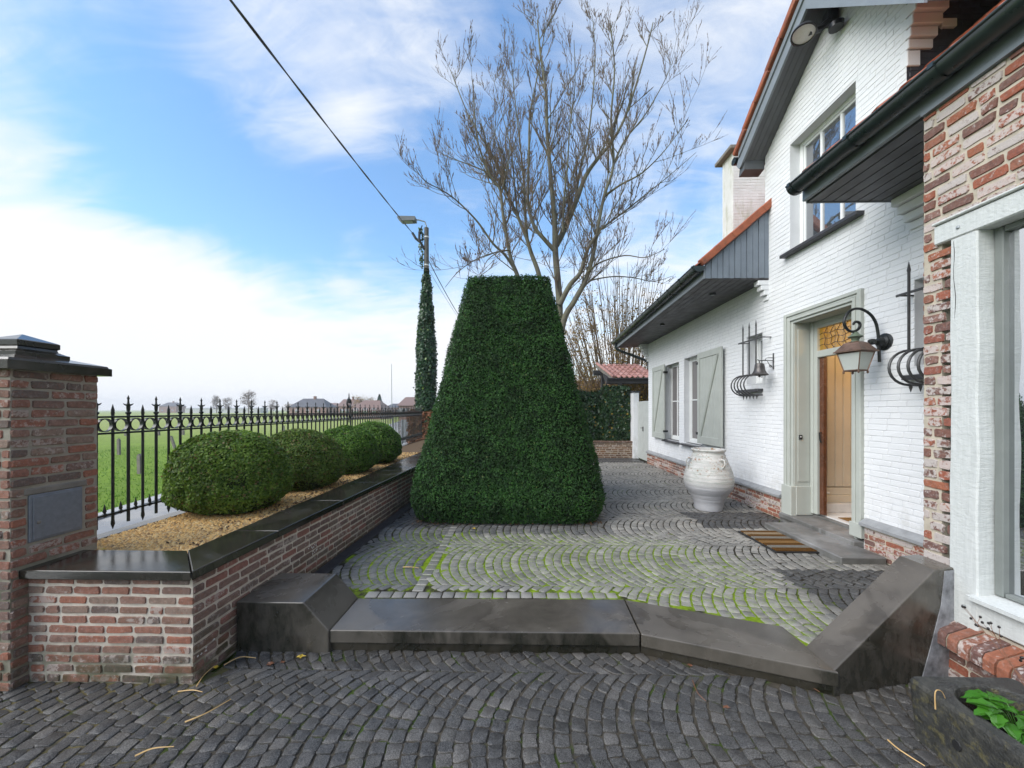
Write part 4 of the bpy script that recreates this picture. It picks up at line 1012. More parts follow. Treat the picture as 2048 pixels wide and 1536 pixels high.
for k in range(4):
    a = LA+k*pi/2; p = (LC[0]+.148*cos(a), LC[1]+.148*sin(a), 2.293); q = (LC[0]+.094*cos(a), LC[1]+.094*sin(a), 2.105); fr.tube([p, q], .0065, 4)
    a2 = a+pi/2; fr.tube([q, (LC[0]+.094*cos(a2), LC[1]+.094*sin(a2), 2.105)], .0075, 4); fr.tube([(p[0], p[1], 2.288), (LC[0]+.148*cos(a2), LC[1]+.148*sin(a2), 2.288)], .007, 4)
    fr.lathe((q[0], q[1], 0), [(.004, 2.105), (.010, 2.092), (.010, 2.082), (.003, 2.072)], 8)
fr.build('frame', M['copper'], ln)

# bronze bell on a scrolled bracket
bl_ = empty('door_bell', (3.75, 5.63, 2.4), 'dark bronze hanging bell on a small scrolled bracket between the iron cage and the door', 'bell')
BY = 5.62; bx = 3.54
bb = MB(); bb.lathe((bx, BY, 0), [(.0, 2.392), (.03, 2.392), (.055, 2.384), (.062, 2.365), (.066, 2.33), (.073, 2.285), (.092, 2.245), (.110, 2.226), (.116, 2.220), (.110, 2.213), (.095, 2.222), (.06, 2.27), (.0, 2.33)], 28); smooth_angle(bb.build('bell', M['bronze'], bl_), 45)
bb = MB(); bb.tube([(bx, BY, 2.3), (bx, BY, 2.20)], .006, 6); bb.lathe((bx, BY, 2.20), [(0, -.018), (.014, -.012), (.018, 0), (.012, .014), (0, .018)], 10); bb.build('clapper', M['dark_iron'], bl_)
bb = MB(); bb.box(3.735, 3.749, BY-.012, BY+.012, 2.30, 2.54, .004); bb.tube([(3.735, BY, 2.43), (bx-.01, BY, 2.43), (bx-.03, BY, 2.445)], .007, 6); bb.tube([(bx, BY, 2.43), (bx, BY, 2.39)], .006, 6)
sc1 = [(3.735, BY, 2.33)]+[(3.735-.08*k/9-.0, BY, 2.33+.09*(1-cos(k/9*pi/2))) for k in range(1, 10)]; bb.tube(sc1, .005, 5)
bb.tube([(3.70-.022*cos(a)*(1-a/14), BY, 2.345+.022*sin(a)*(1-a/14)) for a in [q*.5 for q in range(14)]], .0045, 5)
bb.tube([(3.735, BY, 2.475), (3.68, BY, 2.475), (3.635, BY, 2.465), (3.625, BY, 2.44), (3.64, BY, 2.435)], .0045, 5)
bb.build('bracket', M['dark_iron'], bl_)

# floodlight under the verge
fl = empty('floodlight', (3.70, 4.30, 6.1), 'round black floodlight under the verge boards near the top of the white gable', 'floodlight')
fy, fz, fx = 4.42, 6.05, 3.30
b = MB(); b.box(3.62, 3.745, 4.46, 4.58, 6.26, 6.42, .02); b.tube([(3.66, 4.50, 6.30), (3.54, 4.50, 6.20), (3.42, 4.52, 6.18)], .04, 8); b.lathe((3.66, 4.42, 6.12), [(.0, 0), (.07, 0), (.075, .05), (.0, .09)], 14); smooth_angle(b.build('bracket', M['black_plastic'], fl), 40)
b = MB(); b.lathe((0, 0, 0), [(.0, .10), (.07, .09), (.125, .03), (.13, 0), (.115, -.005), (.112, .012)], 24, capb=False)
dn = Vector((-.25, -.12, -.96)).normalized(); e1_ = dn.cross(Vector((0, 1, 0))).normalized(); e2_ = dn.cross(e1_); c_ = Vector((3.37, 4.53, 6.16))
tf = lambda v: tuple(c_+e1_*v[0]+e2_*v[1]-dn*v[2])
b.V = [tf(v) for v in b.V]; smooth_angle(b.build('housing', M['black_plastic'], fl), 40)
b = MB(); b.lathe((0, 0, 0), [(0.001, .0), (.112, .010)], 24, capb=False); b.V = [tf(v) for v in b.V]; b.build('lens', M['porcelain'], fl)

# ================================================================ URN, MAT, TROUGH
UX, UY = 2.955, 5.95
u = empty('urn', (UX, UY, TZ), 'tall whitewashed terracotta urn with ridged belly standing in front of the shutters', 'urn')
prof = [(.0, 0), (.194, 0), (.200, .015), (.203, .06), (.212, .118), (.242, .192), (.279, .266), (.316, .315), (.340, .364), (.354, .43), (.356, .49), (.346, .56), (.326, .64), (.298, .71), (.266, .80), (.240, .865), (.226, .905), (.222, .925), (.236, .940), (.246, .952), (.248, .965), (.238, .975), (.21, .972), (.195, .955), (.20, .90), (.26, .75), (.15, .6)]
pr2 = []
for i in range(len(prof)-1):
    a, b_ = prof[i], prof[i+1]
    st_ = 5 if .1 < a[1] < .9 and i < 16 else 1
    for k in range(st_):
        f = k/st_; r = a[0]+(b_[0]-a[0])*f; z = a[1]+(b_[1]-a[1])*f
        if .1 < z < .9 and i < 16: r += .0012*sin(z*95)+(.0035 if abs(z-.545) < .012 or abs(z-.50) < .010 or abs(z-.685) < .012 or abs(z-.80) < .008 else 0)
        pr2.append((r, z))
pr2.append(prof[-1])
pr2 = [(r, z*.968) for r, z in pr2]; ub = MB(); ub.lathe((UX, UY, TZ), pr2, 56, capb=False); ub.mi = 0
smooth_angle(ub.build('body', [M['urn']], u), 60)
us = MB(); us.lathe((UX, UY, TZ), [(0.001, .885), (.20, .885)], 40, capb=False); us.build('soil', M['terracotta'], u)
for k, a in enumerate((radians(183), radians(-78), radians(55))):
    h = MB(); ca, sa = cos(a), sin(a)
    P_ = [(.305, .68), (.335, .70), (.352, .75), (.335, .80), (.29, .805), (.252, .79)]
    h.tube([(UX+r*ca, UY+r*sa, TZ+z) for r, z in P_], [.018, .013, .011, .012, .015, .020], 8); smooth_angle(h.build('handle', M['urn'], u), 60)

dm = empty('doormat', (3.0, 4.4, TZ), 'striped coir doormat with black rubber edge on the setts by the door step', 'doormat')
b = MB(); b.box(2.765, 3.25, 4.12, 4.83, TZ, TZ+.014, .004); b.build('rubber_edge', M['rubber'], dm)
b = MB(); cs = ['coir', 'coir_grey', 'coir', 'coir_tan', 'coir', 'coir_grey', 'coir', 'coir_pale', 'coir']; cs = ['coir', 'coir_grey', 'coir', 'coir_tan', 'coir', 'coir_grey', 'coir', 'coir_pale', 'coir']
ws = [.085, .075, .07, .075, .07, .075, .07, .08, .06]; y = 4.14; mats_ = ['coir', 'coir_grey', 'coir_tan', 'coir_pale']
for c, w_ in zip(cs, ws): b.mi = mats_.index(c); b.box(2.79, 3.225, y, y+w_, TZ+.01, TZ+.026, .003); y += w_+.001
b.build('pile', [M[q] for q in mats_], dm)

# stone trough
def rrect(x0, x1, y0, y1, r, n=6):
    out = []
    for (cx, cy, a0) in ((x1-r, y1-r, 0), (x0+r, y1-r, 90), (x0+r, y0+r, 180), (x1-r, y0+r, 270)):
        for k in range(n+1): a = radians(a0+90*k/n); out.append((cx+r*cos(a), cy+r*sin(a)))
    return out
tgh = empty('stone_trough', (2.3, 1.4, 0), 'old mossy dark stone trough with a rounded basin at the foot of the picture window', 'trough')
b = MB(); o0 = rrect(2.055, 2.56, .55, 2.0, .015, 6); o1 = rrect(2.035, 2.57, .53, 2.02, .03, 6); i1 = rrect(2.10, 2.50, .62, 1.955, .16, 6); i2 = rrect(2.13, 2.47, .66, 1.92, .14, 6)
rings = [[(x, y, -.005) for x, y in o0], [(x, y, .285) for x, y in o1], [(x*.97+2.3*.03, y*.985+1.275*.015, .305) for x, y in o1], [(x, y, .303) for x, y in i1], [(x, y, .295) for x, y in rrect(2.107, 2.493, .627, 1.948, .155, 6)], [(x, y, .16) for x, y in i2]]
n = len(o0); vs = [p for r in rings for p in r]; b.add(vs, [(i*n+k, i*n+(k+1) % n, (i+1)*n+(k+1) % n, (i+1)*n+k) for i in range(5) for k in range(n)]+[tuple(range(5*n, 6*n))])
b.build('basin', M['trough'], tgh)
b = MB(); b.lathe((0, 0, 0), [(0, .004), (.022, .003), (.026, -.003)], 12); b.V = [(2.044-v[2], 1.80+v[0]*.8, .13+v[1]) for v in b.V]; b.build('drain_hole', M['rubber'], tgh)
so = MB(); gx_, gy_ = 14, 34; vs = []
for j in range(gy_+1):
    for i in range(gx_+1):
        x = 2.13+.35*i/gx_; y = .64+1.30*j/gy_; vs.append((x, y, .235+.02*mnoise.noise(Vector((x*14, y*14, 0)))+.012*mnoise.noise(Vector((x*40, y*40, 3)))))
so.add(vs, [(j*(gx_+1)+i, j*(gx_+1)+i+1, (j+1)*(gx_+1)+i+1, (j+1)*(gx_+1)+i) for j in range(gy_) for i in range(gx_)]); so.build('soil', M['soil'], tgh)

def leafy(name, cx, cy, cz, n, r, hgt, size, label, cat, seed):
    R = random.Random(seed); t = empty(name, (cx, cy, cz), label, cat); V = []; F = []; sm = MB()
    for i in range(n):
        a = R.uniform(0, 6.28); rr = r*sqrt(R.random()); bx_, by_ = cx+rr*cos(a)*.6, cy+rr*sin(a)*.6; tip = Vector((cx+rr*cos(a)*1.3, cy+rr*sin(a)*1.3, cz+hgt*R.uniform(.45, 1)))
        sm.tube([(bx_, by_, cz), (bx_*.5+tip.x*.5, by_*.5+tip.y*.5, cz+(tip.z-cz)*.7), tip], .0022, 4)
        for q in range(3):
            d = Vector((cos(a+(q-1)*.9), sin(a+(q-1)*.9), R.uniform(-.1, .35))).normalized(); s = size*R.uniform(.7, 1.2); sd_ = d.cross(Vector((0, 0, 1))).normalized(); up = sd_.cross(d); b0 = len(V); m = 6
            L_ = []; Rr = []
            for k in range(m+1):
                f = k/m; wv = sin(pi*min(1, f*1.02))**.8*.33*s*(1.15 if k % 2 else .8); dr = -f*f*s*.35; c = tip+d*f*s+up*dr
                L_.append(c+sd_*wv+up*wv*.35); V.append(tuple(L_[-1])); V.append(tuple(c)); V.append(tuple(c-sd_*wv+up*wv*.35))
            for k in range(m):
                o_ = b0+k*3; F += [(o_, o_+1, o_+4, o_+3), (o_+1, o_+2, o_+5, o_+4)]
    mk('leaves', V, F, M['green_leaf'], t); sm.build('stems', M['green_leaf'], t); return t
leafy('green_plant', 2.27, 1.73, .24, 24, .10, .09, .075, 'bright green leafy plant growing in the stone trough, nearer its far end', 'plant', 3)
leafy('green_plant', 2.33, 1.58, .24, 26, .10, .11, .08, 'bright green leafy plant in the stone trough at the right edge of the photo', 'plant', 5)
t = empty('dried_flower', (2.5, 1.75, .24), 'thin dry flower stems with dark seed heads leaning over the brick sill', 'plant'); R = random.Random(4)
sm = MB(); sd2 = MB()
for (x1, y1, z1) in ((2.60, 2.22, .52), (2.60, 2.12, .48), (2.60, 1.98, .45), (2.56, 1.88, .44)):
    p0 = Vector((2.44+R.uniform(-.03, .03), 1.72+R.uniform(-.05, .1), .24)); p1 = Vector((x1, y1, z1)); mid = p0.lerp(p1, .55)+Vector((.02, .03, .0)); sm.tube([p0, mid, p1], [.003, .002, .0012], 4)
    for k in range(6):
        q = p1+Vector((R.uniform(-.03, .03), R.uniform(-.05, .03), R.uniform(-.05, .05))); sm.tube([p1.lerp(mid, .1*k), q], .001, 3); sd2.obox(q, (1, 0, 0), (0, 1, 0), (0, 0, 1), .006, .006, .007, .004)
sm.build('stem', M['leaf_b'], t); sd2.build('seed_heads', M['leaf_k'], t)

# ================================================================ STEP STONES
stp = empty('stone_step', (0, 2.8, 0), 'long dark wet bluestone step between the sloped end blocks, bent towards the right', 'step')
b = MB(); b.prism([(-1.34, 2.612, .058), (.832, 2.620, .058), (.852, 3.092, .058), (-1.335, 3.062, .058)], (0, 0, .092)); 
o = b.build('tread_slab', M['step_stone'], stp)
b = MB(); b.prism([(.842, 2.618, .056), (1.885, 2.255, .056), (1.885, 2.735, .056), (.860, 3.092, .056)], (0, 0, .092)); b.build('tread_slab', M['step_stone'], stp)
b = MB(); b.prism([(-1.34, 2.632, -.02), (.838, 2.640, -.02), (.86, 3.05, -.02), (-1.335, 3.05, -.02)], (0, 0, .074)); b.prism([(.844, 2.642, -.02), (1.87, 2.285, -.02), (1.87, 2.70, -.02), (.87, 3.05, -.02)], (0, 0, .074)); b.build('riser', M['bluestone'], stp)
eb = MB(); eb.prism([(-2.0, 2.60, -.02), (-1.34, 2.60, -.02), (-1.34, 2.60, .15), (-1.52, 2.60, .348), (-2.0, 2.60, .348)], (0, .475, 0))
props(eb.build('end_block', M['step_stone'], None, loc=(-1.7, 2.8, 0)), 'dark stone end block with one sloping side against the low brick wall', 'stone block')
U_ = Vector((.979, .203, 0)).normalized(); s0 = Vector((1.868, 2.272, 0))
pts = [(0, -.02), (.0, .148), (.778, .69), (.95, .69), (.95, -.02)]
sbk = MB(); sbk.prism([s0+U_*a+Vector((0, 0, z)) for a, z in pts], (0.0, .228, 0))
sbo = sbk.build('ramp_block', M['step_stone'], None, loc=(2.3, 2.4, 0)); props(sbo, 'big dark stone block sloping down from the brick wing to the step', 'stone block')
pb = MB(); pa = [(.66, .0), (.74, .22), (.82, .46), (.85, .675), (.945, .675), (.945, .0)]
pb.prism([s0+U_*a+Vector((0, 0, z)) for a, z in pa], (.0004, -.003, 0)); pb.build('white_paint_patch', simple('old_whitewash', (.24, .245, .26), .7, .55, 13, .4), sbo)
# bevel the stone edges
for o in bpy.data.objects:
    if o.type == 'MESH' and o.name.split('.')[0] in ('tread_slab', 'end_block', 'ramp_block'):
        m_ = o.modifiers.new('bev', 'BEVEL'); m_.width = .009; m_.segments = 3

# ================================================================ LOW PLANTER WALL, PIER, COPING
pw_ = empty('planter_wall', (-2.2, 3.0, 0), 'low brick retaining wall with dark wet stone coping round the gravel bed', 'wall')
WE = 9.4
wb = MB(); wb.mi = 0
fx0 = -3.62
xs = lambda y: wall_in_x(y)
wb.box(fx0, -2.301, 2.29, 2.55, -.02, .655)
wb.prism([(-2.035, 2.29, -.02), (xs(WE)-.01, WE, -.02), (xs(WE)-.26, WE, -.02), (-2.30, 2.29, -.02)], (0, 0, .675))
bricks(wb, (0, 2.29, 0), (1, 0, 0), (0, 0, 1), (0, -1, 0), lambda v: [(fx0, -2.03)], .0, .655, bl=.188, bh=.0612, j=.0165, dep=.007, jit=.0035, seed=31, mi=1)
dU = Vector((.040, 1, 0)).normalized(); dN = Vector((1, -.040, 0)).normalized()
bricks(wb, (-2.033, 2.29, 0), tuple(dU), (0, 0, 1), tuple(dN), lambda v: [(0.0, WE-2.4)], .0, .655, bl=.188, bh=.0612, j=.0165, dep=.007, jit=.0032, seed=32, mi=2)
wb.build('brickwork', [M['mortar'], M['brick'], M['brick_pale']], pw_)
fk = MB(); R_ = random.Random(9)
for (py_, pz_, n_) in ((3.52, .405, 9), (3.60, .345, 8), (2.36, .17, 5)):
    for k in range(n_):
        cy_ = py_+R_.uniform(-.07, .07); cz_ = pz_+R_.uniform(-.018, .018); xx_ = wall_in_x(cy_)-.022+.0175; a0 = R_.uniform(0, 6); m_ = 7
        fk.add([(xx_-.0012, cy_+cos(a0+6.283*q/m_)*R_.uniform(.004, .013), cz_+sin(a0+6.283*q/m_)*R_.uniform(.003, .009)) for q in range(m_)], [tuple(range(m_))])
fk.build('white_paint_flecks', simple('white_paint_fleck', (.62, .62, .6), .7), pw_)
cp = MB(); Z0, Z1 = .657, .714
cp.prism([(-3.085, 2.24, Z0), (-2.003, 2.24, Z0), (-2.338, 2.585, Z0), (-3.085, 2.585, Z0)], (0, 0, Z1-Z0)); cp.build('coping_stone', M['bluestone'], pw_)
yb = [2.24, 3.02, 4.05, 5.08, 6.1, 7.15, 8.2, 9.3]
for i in range(len(yb)-1):
    a, c = yb[i]+.002, yb[i+1]-.002; inn = lambda y: -2.336
    cp = MB()
    if i == 0: P_ = [(-2.0, a+.002, Z0), (xs(c)+.02, c, Z0), (inn(c), c, Z0), (-2.336, 2.587, Z0)]
    else: P_ = [(xs(a)+.02, a, Z0), (xs(c)+.02, c, Z0), (inn(c), c, Z0), (inn(a), a, Z0)]
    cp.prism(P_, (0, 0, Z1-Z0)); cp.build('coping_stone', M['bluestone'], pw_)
for o in pw_.children:
    if o.name.startswith('coping'): m_ = o.modifiers.new('bev', 'BEVEL'); m_.width = .007; m_.segments = 3
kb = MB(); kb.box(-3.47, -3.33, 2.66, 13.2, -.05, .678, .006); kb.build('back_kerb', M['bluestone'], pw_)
dr = MB()
dr.prism([(xs(3.1)+.01, 3.1, TZ-.02), (xs(9)+.01, 9, TZ-.02), (xs(9)+.14, 9, TZ-.02), (xs(3.1)+.14, 3.1, TZ-.02)], (0, 0, .022)); 
k = 3.1
while k < 9:
    dr.box(xs(k)+.02, xs(k)+.13, k, k+.010, TZ+.0022, TZ+.008); k += .022
props(dr.build('drain_channel', M['dark_sill'], None, loc=(-1.85, 5, TZ)), 'narrow slotted drain channel running along the foot of the low brick wall', 'drain')

pr_ = empty('brick_pier', (-3.35, 2.54, 0), 'square red brick gate pier with a stepped dark stone cap', 'pier')
PX0, PX1, PY0, PY1 = -3.60, -3.085, 2.205, 2.67
b = MB(); b.mi = 0; b.box(PX0, PX1, PY0, PY1, -.02, 1.95)
bricks(b, (PX1, 0, 0), (0, 1, 0), (0, 0, 1), (1, 0, 0), lambda v: cut((PY0, PY1), [(2.275, 2.595, .845, 1.205)], v) if v > .72 else ([(PY0, 2.285)] if v < .655 else [(PY0, 2.236)]), 0, 1.945, bl=.187, bh=.0612, j=.0135, dep=.008, jit=.0035, seed=41, mi=1)
bricks(b, (0, PY0, 0), (1, 0, 0), (0, 0, 1), (0, -1, 0), lambda v: [(PX0, PX1)], 0, 1.945, bl=.187, bh=.0612, j=.0135, dep=.008, jit=.0035, seed=42, mi=1)
bricks(b, (0, PY1, 0), (1, 0, 0), (0, 0, 1), (0, 1, 0), lambda v: [(PX0, PX1)], 0, 1.945, seed=43, mi=1)
b.build('brickwork', [M['mortar_grey'], M['brick']], pr_)
b = MB(); C_ = (-3.33, 2.44); q4 = pi/4
def sq(prof): b.lathe((C_[0], C_[1], 0), [(r*sqrt(2), z) for r, z in prof], 4, ang=q4, sy=.96)
sq([(.297, 1.948), (.297, 2.002), (.285, 2.006), (.280, 2.018), (.150, 2.052), (.150, 2.076), (.138, 2.080), (.112, 2.096), (.108, 2.112), (.118, 2.12), (.118, 2.152), (.11, 2.158), (.0, 2.207)]); b.build('cap', M['bluestone'], pr_)
b = MB(); b.box(PX1-.01, PX1+.012, 2.285, 2.572, .865, 1.163, .004); mo_ = b.build('meter_box', M['meter'], pr_)
b = MB(); b.box(PX1+.0125, PX1+.017, 2.300, 2.558, .880, 1.148, .002); d_ = b.build('door', M['meter'], mo_)
b = MB(); b.obox((PX1+.020, 2.325, .985), (1, 0, 0), (0, 1, 0), (0, 0, 1), .005, .010, .010, .004); b.build('lock', M['concrete'], mo_)
b = MB(); b.box(PX1-.01, PX1+.012, 2.262, 2.60, 1.166, 1.205, .005); b.build('lintel', M['concrete'], pr_)

# gravel bed
def gravel():
    t = MT('yellow_gravel'); i = t.island(); col = t.ramp(i, [(0, (.58, .31, .09)), (.3, (.74, .48, .18)), (.5, (.34, .18, .07)), (.7, (.80, .58, .28)), (.9, (.20, .12, .06)), (1, (.62, .35, .10))]); t.bump(t.noise(80, 3), .3, .004); m = t.fin(col, .7, 0, .3)
    b = simple('gravel_bed_sand', (.13, .075, .03), .9, .3, 30, .6, 60)
    g = MB(); g.add([(-3.35, 2.56, .668), (-2.3, 2.56, .668), (-2.25, 13.3, .668), (-3.35, 13.3, .668)], [(0, 1, 2, 3)]); props(g.build('gravel_bed', b), kind='structure')
    n = 22000; y = 2.59+rng.random(n)**1.8*6.4; x = -3.32+rng.random(n)*.98; s = .008+rng.random(n)*.012
    oct_ = np.array([(1, 0, 0), (0, 1, 0), (-1, 0, 0), (0, -1, 0), (0, 0, .6), (.5, .5, .45), (-.5, .4, .5)], dtype=float)[:5]
    a = rng.random(n)*6.28; ca, sa = np.cos(a), np.sin(a); V = np.zeros((n, 5, 3)); asp = .6+rng.random(n)*.5
    for k, v in enumerate(oct_):
        vx, vy = v[0], v[1]*asp; V[:, k, 0] = x+s*(vx*ca-vy*sa); V[:, k, 1] = y+s*(vx*sa+vy*ca); V[:, k, 2] = .672+rng.random(n)*.005+s*v[2]*(.8+.5*asp)+(rng.random(n)-.5)*.004
    f = np.array([(0, 1, 4), (1, 2, 4), (2, 3, 4), (3, 0, 4)]); F = (np.arange(n)[:, None, None]*5+f[None]).reshape(-1, 3)
    o = mk('gravel', V.reshape(-1, 3), F, m); props(o, 'yellow gravel covering the planting bed under the clipped bushes', 'gravel', None, 'stuff')
gravel()

# ================================================================ IRON FENCE
FX = -3.42; fn = empty('iron_fence', (FX, 3, .68), 'long black iron railing with spear tops and a band of rings along the gravel bed', 'fence')
FY0, FY1, DP = 2.68, 13.1, .1252
def rail(z, h, w_): b = MB(); b.box(FX-w_/2, FX+w_/2, FY0, FY1, z-h/2, z+h/2, .003); return b.build('rail', M['iron'], fn)
rail(1.642, .016, .034); rail(1.506, .016, .034); rail(.832, .016, .030)
def proto(name, fnc):
    b = MB(); fnc(b); me_o = smooth_angle(b.build(name, M['iron'], None, loc=(0, 0, 0)), 40); return me_o
def tall(b):
    b.tube([(0, 0, .73), (0, 0, 1.66)], .0115, 8); b.lathe((0, 0, 0), [(.0115, 1.66), (.020, 1.672), (.020, 1.680), (.010, 1.688), (.012, 1.70), (.014, 1.72), (.013, 1.735), (.016, 1.745), (.008, 1.76), (.006, 1.79), (.010, 1.80), (.001, 1.83)], 8)
    for k in range(4): a = k*pi/2+pi/4; b.tube([(0, 0, 1.735), (cos(a)*.022, sin(a)*.022, 1.748), (cos(a)*.033, sin(a)*.033, 1.758)], [.008, .006, .001], 4)
def short(b):
    b.tube([(0, 0, .775), (0, 0, 1.66)], .0105, 8); b.lathe((0, 0, 0), [(.0105, 1.66), (.013, 1.675), (.011, 1.69), (.012, 1.70), (.001, 1.75)], 8); b.lathe((0, 0, 0), [(.001, .70), (.014, .745), (.0115, .775)], 8)
def ring(b):
    pts = [(0, .056*cos(a), 1.574+.056*sin(a)) for a in [2*pi*k/24 for k in range(25)]]
    vs = []
    for (x, y, z) in pts[:-1]:
        dy, dz = y/.056, (z-1.574)/.056
        for (rx, rr) in ((-.015, .0), (.015, .0), (.015, -.006), (-.015, -.006)): vs.append((rx, y+dy*rr, z+dz*rr))
    b.add(vs, [(4*k+i, 4*k+(i+1) % 4, 4*((k+1) % 24)+(i+1) % 4, 4*((k+1) % 24)+i) for k in range(24) for i in range(4)])
def dart(b): b.lathe((0, 0, 0), [(.002, .812), (.014, .822), (.015, .842), (.008, .85), (.013, .862), (.010, .88), (.001, .925)], 8)
PT = {'tall': proto('picket', tall), 'short': proto('picket', short), 'ring': proto('ring', ring), 'dart': proto('dart', dart)}
def place(p, y, used=set()):
    o = PT[p] if p not in used else PT[p].copy()
    if p in used: sc.collection.objects.link(o)
    used.add(p); o.parent = fn; o.location = (0, y-3, -.68); return o
k = 0; y = 3.203-4*DP
while y < FY1-.02:
    if abs(y-7.43) > .10: place('tall' if k % 2 == 0 else 'short', y)
    if y > FY0+.0: place('ring', y-DP/2); 
    place('dart', y+DP/2); y += DP; k += 1
op = MB()
for dy in (-.075, .075): op.tube([(FX, 7.43+dy, .67), (FX, 7.43+dy, 1.76)], .017, 8)
op.tube([(FX, 7.43, 1.45), (FX, 7.43, 1.96)], .010, 8); op.lathe((FX, 7.43, 0), [(.01, 1.94), (.02, 1.955), (.008, 1.975), (.012, 2.0), (.001, 2.05)], 8)
for sgn in (-1, 1):
    op.tube([(FX, 7.43+sgn*(.085*cos(a)), 1.84+.085*sin(a)) for a in [radians(q) for q in range(-100, 101, 20)]], .016, 6)
    op.tube([(FX, 7.43+sgn*(.045-.03*cos(a)*(1-a/12)), 1.86+.03*sin(a)*(1-a/12)) for a in [q*.6 for q in range(12)]], .009, 5)
op.build('scroll_post', M['iron'], fn)

# ================================================================ CLIPPED SHRUBS
def topiary():
    t = empty('yew_topiary', (-.18, 6.38, TZ), 'tall dark green yew clipped into a blunt four sided pyramid', 'topiary')
    CX, CY = -.18, 6.38
    def half(z):
        z = np.asarray(z); h = .64+(3.77-z)/(3.77-.50)*(1.395-.64)
        return np.where(z < .50, 1.395-((.50-z)/.35)**2*.10, h)
    def surf(z, th, rr=0):
        c, s = np.cos(th), np.sin(th); p = 7.0; r = (np.abs(c)**p+np.abs(s)**p)**(-1/p)
        return r*c, r*s
    n = 170000; u = rng.random(n); z = .16+3.6*(1-np.sqrt(1-u*.8))/(1-np.sqrt(.2)); th = rng.random(n)*2*pi
    # sample on square outline: choose side uniformly, favour the side that faces the lawn's open sides
    sx, sy = surf(z, th); h = half(z); x = CX+sx*h; y = CY+sy*h
    nx = np.sign(sx)*np.abs(sx)**6; ny = np.sign(sy)*np.abs(sy)**6; Nn = np.stack([nx, ny, np.full(n, .2)], 1); Nn /= np.linalg.norm(Nn, axis=1)[:, None]
    P = np.stack([x, y, z], 1); d = fbm(P, 5, 1)*.022+fbm(P, 16, 2)*.020+rng.normal(size=n)*.014; P = P+Nn*d[:, None]
    nt_ = 14000; a, b_ = (rng.random(nt_)*2-1)*.63, (rng.random(nt_)*2-1)*.63; T = np.stack([CX+a, CY+b_, 3.76-np.maximum(np.abs(a), np.abs(b_))**8*1.2], 1); T[:, 2] += fbm(T, 6, 3)*.015+rng.normal(size=nt_)*.012
    P = np.concatenate([P, T]); Nn = np.concatenate([Nn, np.tile([0, 0, 1.], (nt_, 1))])
    V, F = leaves(P, Nn, .026, .6, 1.25, shape='tri', up=.25)
    mk('foliage', V, F, M['yew'], t)
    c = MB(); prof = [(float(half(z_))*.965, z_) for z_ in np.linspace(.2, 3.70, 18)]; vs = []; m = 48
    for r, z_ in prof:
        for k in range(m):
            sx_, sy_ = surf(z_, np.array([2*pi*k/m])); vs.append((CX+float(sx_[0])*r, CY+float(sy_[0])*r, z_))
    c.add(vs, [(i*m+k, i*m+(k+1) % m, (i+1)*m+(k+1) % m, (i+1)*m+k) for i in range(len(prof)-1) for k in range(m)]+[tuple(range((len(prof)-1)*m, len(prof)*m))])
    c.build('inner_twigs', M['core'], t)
topiary()
def bush(cx, cy, rx, ry, top, n, mat, label, seed, size=.018):
    b0 = .66; rz = top-b0; cz = b0+rz*.42
    t = empty('box_bush', (cx, cy, b0), label, 'bush', 'clipped box bushes in the gravel bed')
    v = rng.normal(size=(n, 3)); v /= np.linalg.norm(v, axis=1)[:, None]; p = 2.45
    pp = (2.1+.75*np.clip(-v[:, 2]*1.6, 0, 1))[:, None]; r = (np.abs(v)**pp).sum(1)**(-1/pp[:, 0]); Nn = np.sign(v)*np.abs(v)**1.3; Nn /= np.linalg.norm(Nn, axis=1)[:, None]
    P = v*r[:, None]*np.array([rx, ry, 1.])*np.where(v[:, 2:3] > 0, [[1, 1, rz*.58]], [[1, 1, rz*.44]]); P += np.array([cx, cy, cz]); P[:, 2] = np.maximum(P[:, 2], b0+.02)
    low = np.clip((b0+.18-P[:, 2])/.18, 0, 1); P[:, 0] = cx+(P[:, 0]-cx)*(1-.25*low); P[:, 1] = cy+(P[:, 1]-cy)*(1-.25*low)
    d = fbm(P, 4, seed)*.030+fbm(P, 18, seed+1)*.014+rng.normal(size=n)*.008; P = P+Nn*d[:, None]
    V, F = leaves(P, Nn, size, .8, 1.0, shape='quad', up=.2); mk('foliage', V, F, mat, t)
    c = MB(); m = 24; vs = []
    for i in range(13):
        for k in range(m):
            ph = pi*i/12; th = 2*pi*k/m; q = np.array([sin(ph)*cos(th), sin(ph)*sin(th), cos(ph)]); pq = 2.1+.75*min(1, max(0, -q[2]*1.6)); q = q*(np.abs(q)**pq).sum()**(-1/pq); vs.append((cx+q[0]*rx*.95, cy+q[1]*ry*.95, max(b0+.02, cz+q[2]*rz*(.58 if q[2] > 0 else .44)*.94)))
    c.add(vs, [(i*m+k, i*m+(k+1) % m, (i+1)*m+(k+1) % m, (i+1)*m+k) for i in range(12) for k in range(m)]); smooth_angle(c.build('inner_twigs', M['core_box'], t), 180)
bush(-2.98, 3.80, .55, .43, 1.475, 52000, M['box1'], 'nearest and largest clipped box bush beside the brick pier', 11, .0185)
M['box_brown'] = leafm('browning_box_leaves', [(.05, .10, .014), (.115, .21, .025), (.22, .33, .055), (.11, .13, .03)], 2.2, .5, .4, .4, (.24, .15, .06), .08)
bush(-2.91, 4.90, .53, .42, 1.44, 42000, M['box_brown'], 'clipped box bush, second from the brick pier, browner on its near side', 13, .017)
bush(-2.88, 6.12, .52, .42, 1.42, 26000, M['box2'], 'clipped box bush, third from the brick pier', 15, .020)
bush(-2.87, 7.28, .53, .45, 1.45, 20000, M['box2'], 'clipped box bush farthest from the brick pier, beside the yew pyramid', 17, .022)

